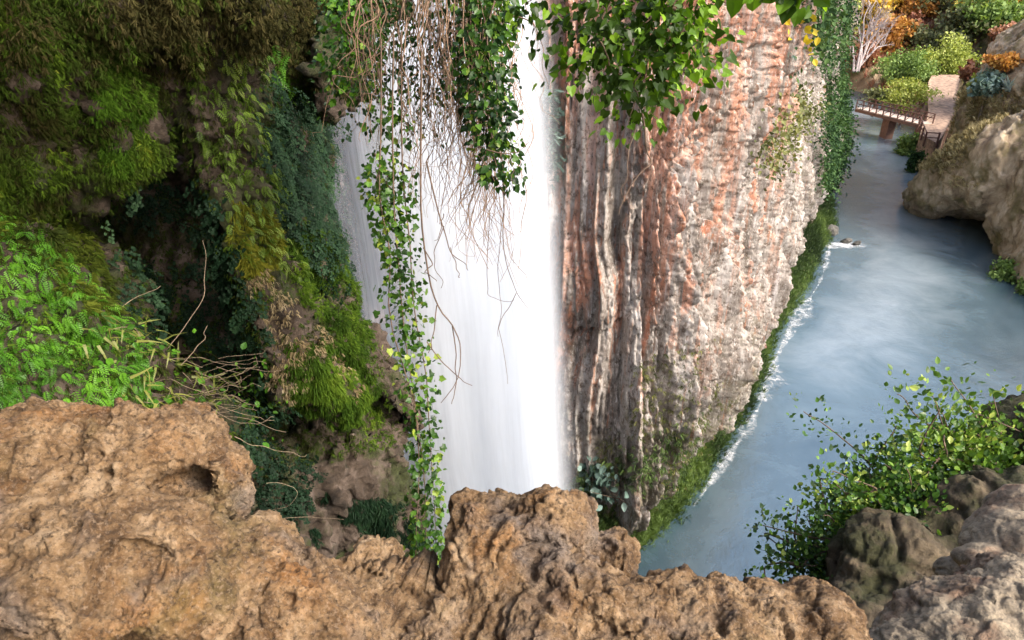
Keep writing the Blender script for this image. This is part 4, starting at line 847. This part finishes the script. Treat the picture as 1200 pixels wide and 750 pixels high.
tree('riverside_shrub', 'rounded bright green bush behind the bridge', 'shrub', 1060, 80, 97, 28, 28, 'green', 3200, .35)
tree('riverside_shrub', 'yellow green feathery bush beside the top of the path', 'shrub', 1108, 78, 98, 30, 26, 'lime', 3200, .35)
tree('riverside_shrub', 'low pale green bush between bridge railing and path', 'shrub', 1062, 112, 90, 28, 17, 'lime', 2200, .3)
tree('riverside_shrub', 'grey green low plants left of the bright bush above the bridge', 'shrub', 1028, 112, 92, 14, 9, 'olive', 900, .3)
tree('riverside_shrub', 'small dark green bush under the bridge at its right end', 'shrub', 1068, 172, 78, 14, 14, 'green', 1200, .3)
tree('riverside_shrub', 'trailing green bush along the water below the path', 'shrub', 1072, 195, 72, 10, 22, 'ivy', 1100, .3)
tree('riverside_shrub', 'green bush hanging over the water at the right edge', 'shrub', 1185, 322, 48, 22, 20, 'green', 1700, .25)
tree('riverside_shrub', 'lower green bush trailing into the water at the right edge', 'shrub', 1200, 350, 46, 14, 18, 'green', 1000, .25)
tree('hill_shrub', 'orange bush on the right hand hillside', 'shrub', 1180, 72, 68, 18, 10, 'orange', 900, .3)
tree('hill_shrub', 'grey green spiky shrub on the right hand hillside', 'shrub', 1160, 100, 62, 20, 16, 'teal', 900, .35)
tree('hill_shrub', 'small yellow green bush at the edge of the path and hillside', 'shrub', 1146, 96, 70, 9, 8, 'lime', 500, .25)
tree('hill_shrub', 'red leaved bush by the far end of the path', 'shrub', 1134, 84, 84, 8, 10, 'russet', 400, .3)
FT = 'autumn trees on the far slope'
for lab, x, y, d, r_, h_, c in (
    ('dark olive tree on the slope above the path', 1115, 40, 120, 36, 26, 'olive'), ('green tree at the top edge in the right corner', 1165, 18, 110, 34, 24, 'green'),
    ('golden tree at the top edge above the dark olive tree', 1140, 4, 135, 26, 16, 'gold'), ('orange tree at the top edge right of the bare tree', 1085, 8, 135, 22, 16, 'orange'),
    ('yellow tree glowing behind the bare branches', 1028, 14, 140, 20, 15, 'gold'), ('orange tree behind the bare tree trunk', 1040, 42, 130, 24, 18, 'orange'),
    ('yellow green tree right behind the ivy at the cliff top', 985, 20, 125, 18, 24, 'lime'), ('russet tree between bare tree and green bush', 1068, 38, 130, 16, 16, 'russet'),
    ('orange tree in the top right corner', 1195, -5, 125, 20, 14, 'orange'), ('russet tree low on the slope left of the green bush', 1012, 66, 125, 18, 14, 'russet'),
    ('gold green tree topmost above the russet tree', 1060, -12, 150, 30, 16, 'gold'), ('far orange tree over the cliff end', 1000, -6, 150, 24, 16, 'orange'),
    ('dusky russet tree on the shoulder of the right hill', 1185, 42, 100, 24, 14, 'russet'), ('pale olive tree behind the olive tree at the top', 1100, 0, 150, 26, 20, 'olive')):
    tree('far_tree', lab, 'tree', x, y, d, r_, h_, c, 1900, .6, group=FT)
for k in range(22):
    x = 960 + k * 13.5; y = -22 - 12 * (k % 3); d = 165 + 6 * (k % 4); c = ['gold', 'orange', 'olive', 'green', 'russet'][k % 5]
# slope brush
n = 16000; xs = rng.uniform(10, 150, n); ys = rng.uniform(95, 210, n); zs = ground(xs, ys); dch, _ = cdist(xs, ys); m = (dch > 7)
p = np.stack([xs, ys, zs], 1)[m]; px_, py_, _ = proj(p); m = ~((px_ > 1080) & (px_ < 1130) & (py_ > 85)); p = p[m]
for nm, lab, cc, lo_, hi_ in (('slope_brush', 'tawny undergrowth on the far slope', 'russet', -2, .0), ('slope_brush', 'olive undergrowth on the far slope', 'olive', .0, 2)):
    s_ = vnoise(p / 9, 12); q_ = p[(s_ >= lo_) & (s_ < hi_)]
    tag(foliage(nm, TUFT, q_, norm(UP + rv(len(q_)) * .5), rv(len(q_)), rng.uniform(.8, 2.0, len(q_)), G_far[cc]), lab, 'undergrowth', kind='stuff')
# bare tree behind the bridge
BT = empty('bare_tree', W(1000, 88, 3)); tag(BT, 'bare grey branched tree leaning right behind the bridge', 'tree', FT)
lines = []
def grow_branch(a, dirv, L, r, lev):
    b = a + dirv * L; mid = (a + b) / 2 + rng.normal(0, .06 * L, 3); lines.append((smooth_line([a, mid, b], 8), np.linspace(r, r * .6, 8)))
    if lev == 0: return
    for _ in range(3 if lev > 1 else 4):
        t = rng.uniform(.45, 1); s = a + (b - a) * t; grow_branch(s, norm(dirv + rng.normal(0, .34, 3) + [0, 0, .16]), L * rng.uniform(.55, .8), r * .55, lev - 1)
for (ax, ay), (bx, by) in (((1004, 84), (1034, 10)), ((1006, 84), (1012, 10)), ((1002, 84), (1052, 28)), ((1003, 84), (1022, -10)), ((1000, 84), (998, 20))):
    a = P(ax, ay, 108); b = P(bx, by, 108); grow_branch(a, norm(b - a), np.linalg.norm(b - a) * .5, .22, 4)
v_, f_2 = tubes(lines, 5); under(mesh('trunk', v_, f_2, plain('grey_bark', (.36, .31, .30), .9, .2, 3)), BT)
# agave on the hillside
ag = on_skin(v_h, 1178, 112); root = empty('agave', ag); tag(root, 'pale spiky agave rosette on the right hand hillside', 'plant')
n = 34; th = rng.uniform(0, 6.28, n); el = rng.uniform(.2, 1.3, n); tp_ = np.stack([np.cos(th) * np.cos(el), np.sin(th) * np.cos(el), np.sin(el)], 1)
AG = (BLADE[0] * [2.2, 1, 1], BLADE[1])
under(foliage('leaves', AG, np.tile(ag, (n, 1)), tp_, np.tile(UP, (n, 1)) + rv(n) * .1, rng.uniform(.9, 1.4, n), leaf_mat('agave_leaf', [(0, (.25, .32, .30)), (1, (.5, .58, .56))], .5, .1)), root)
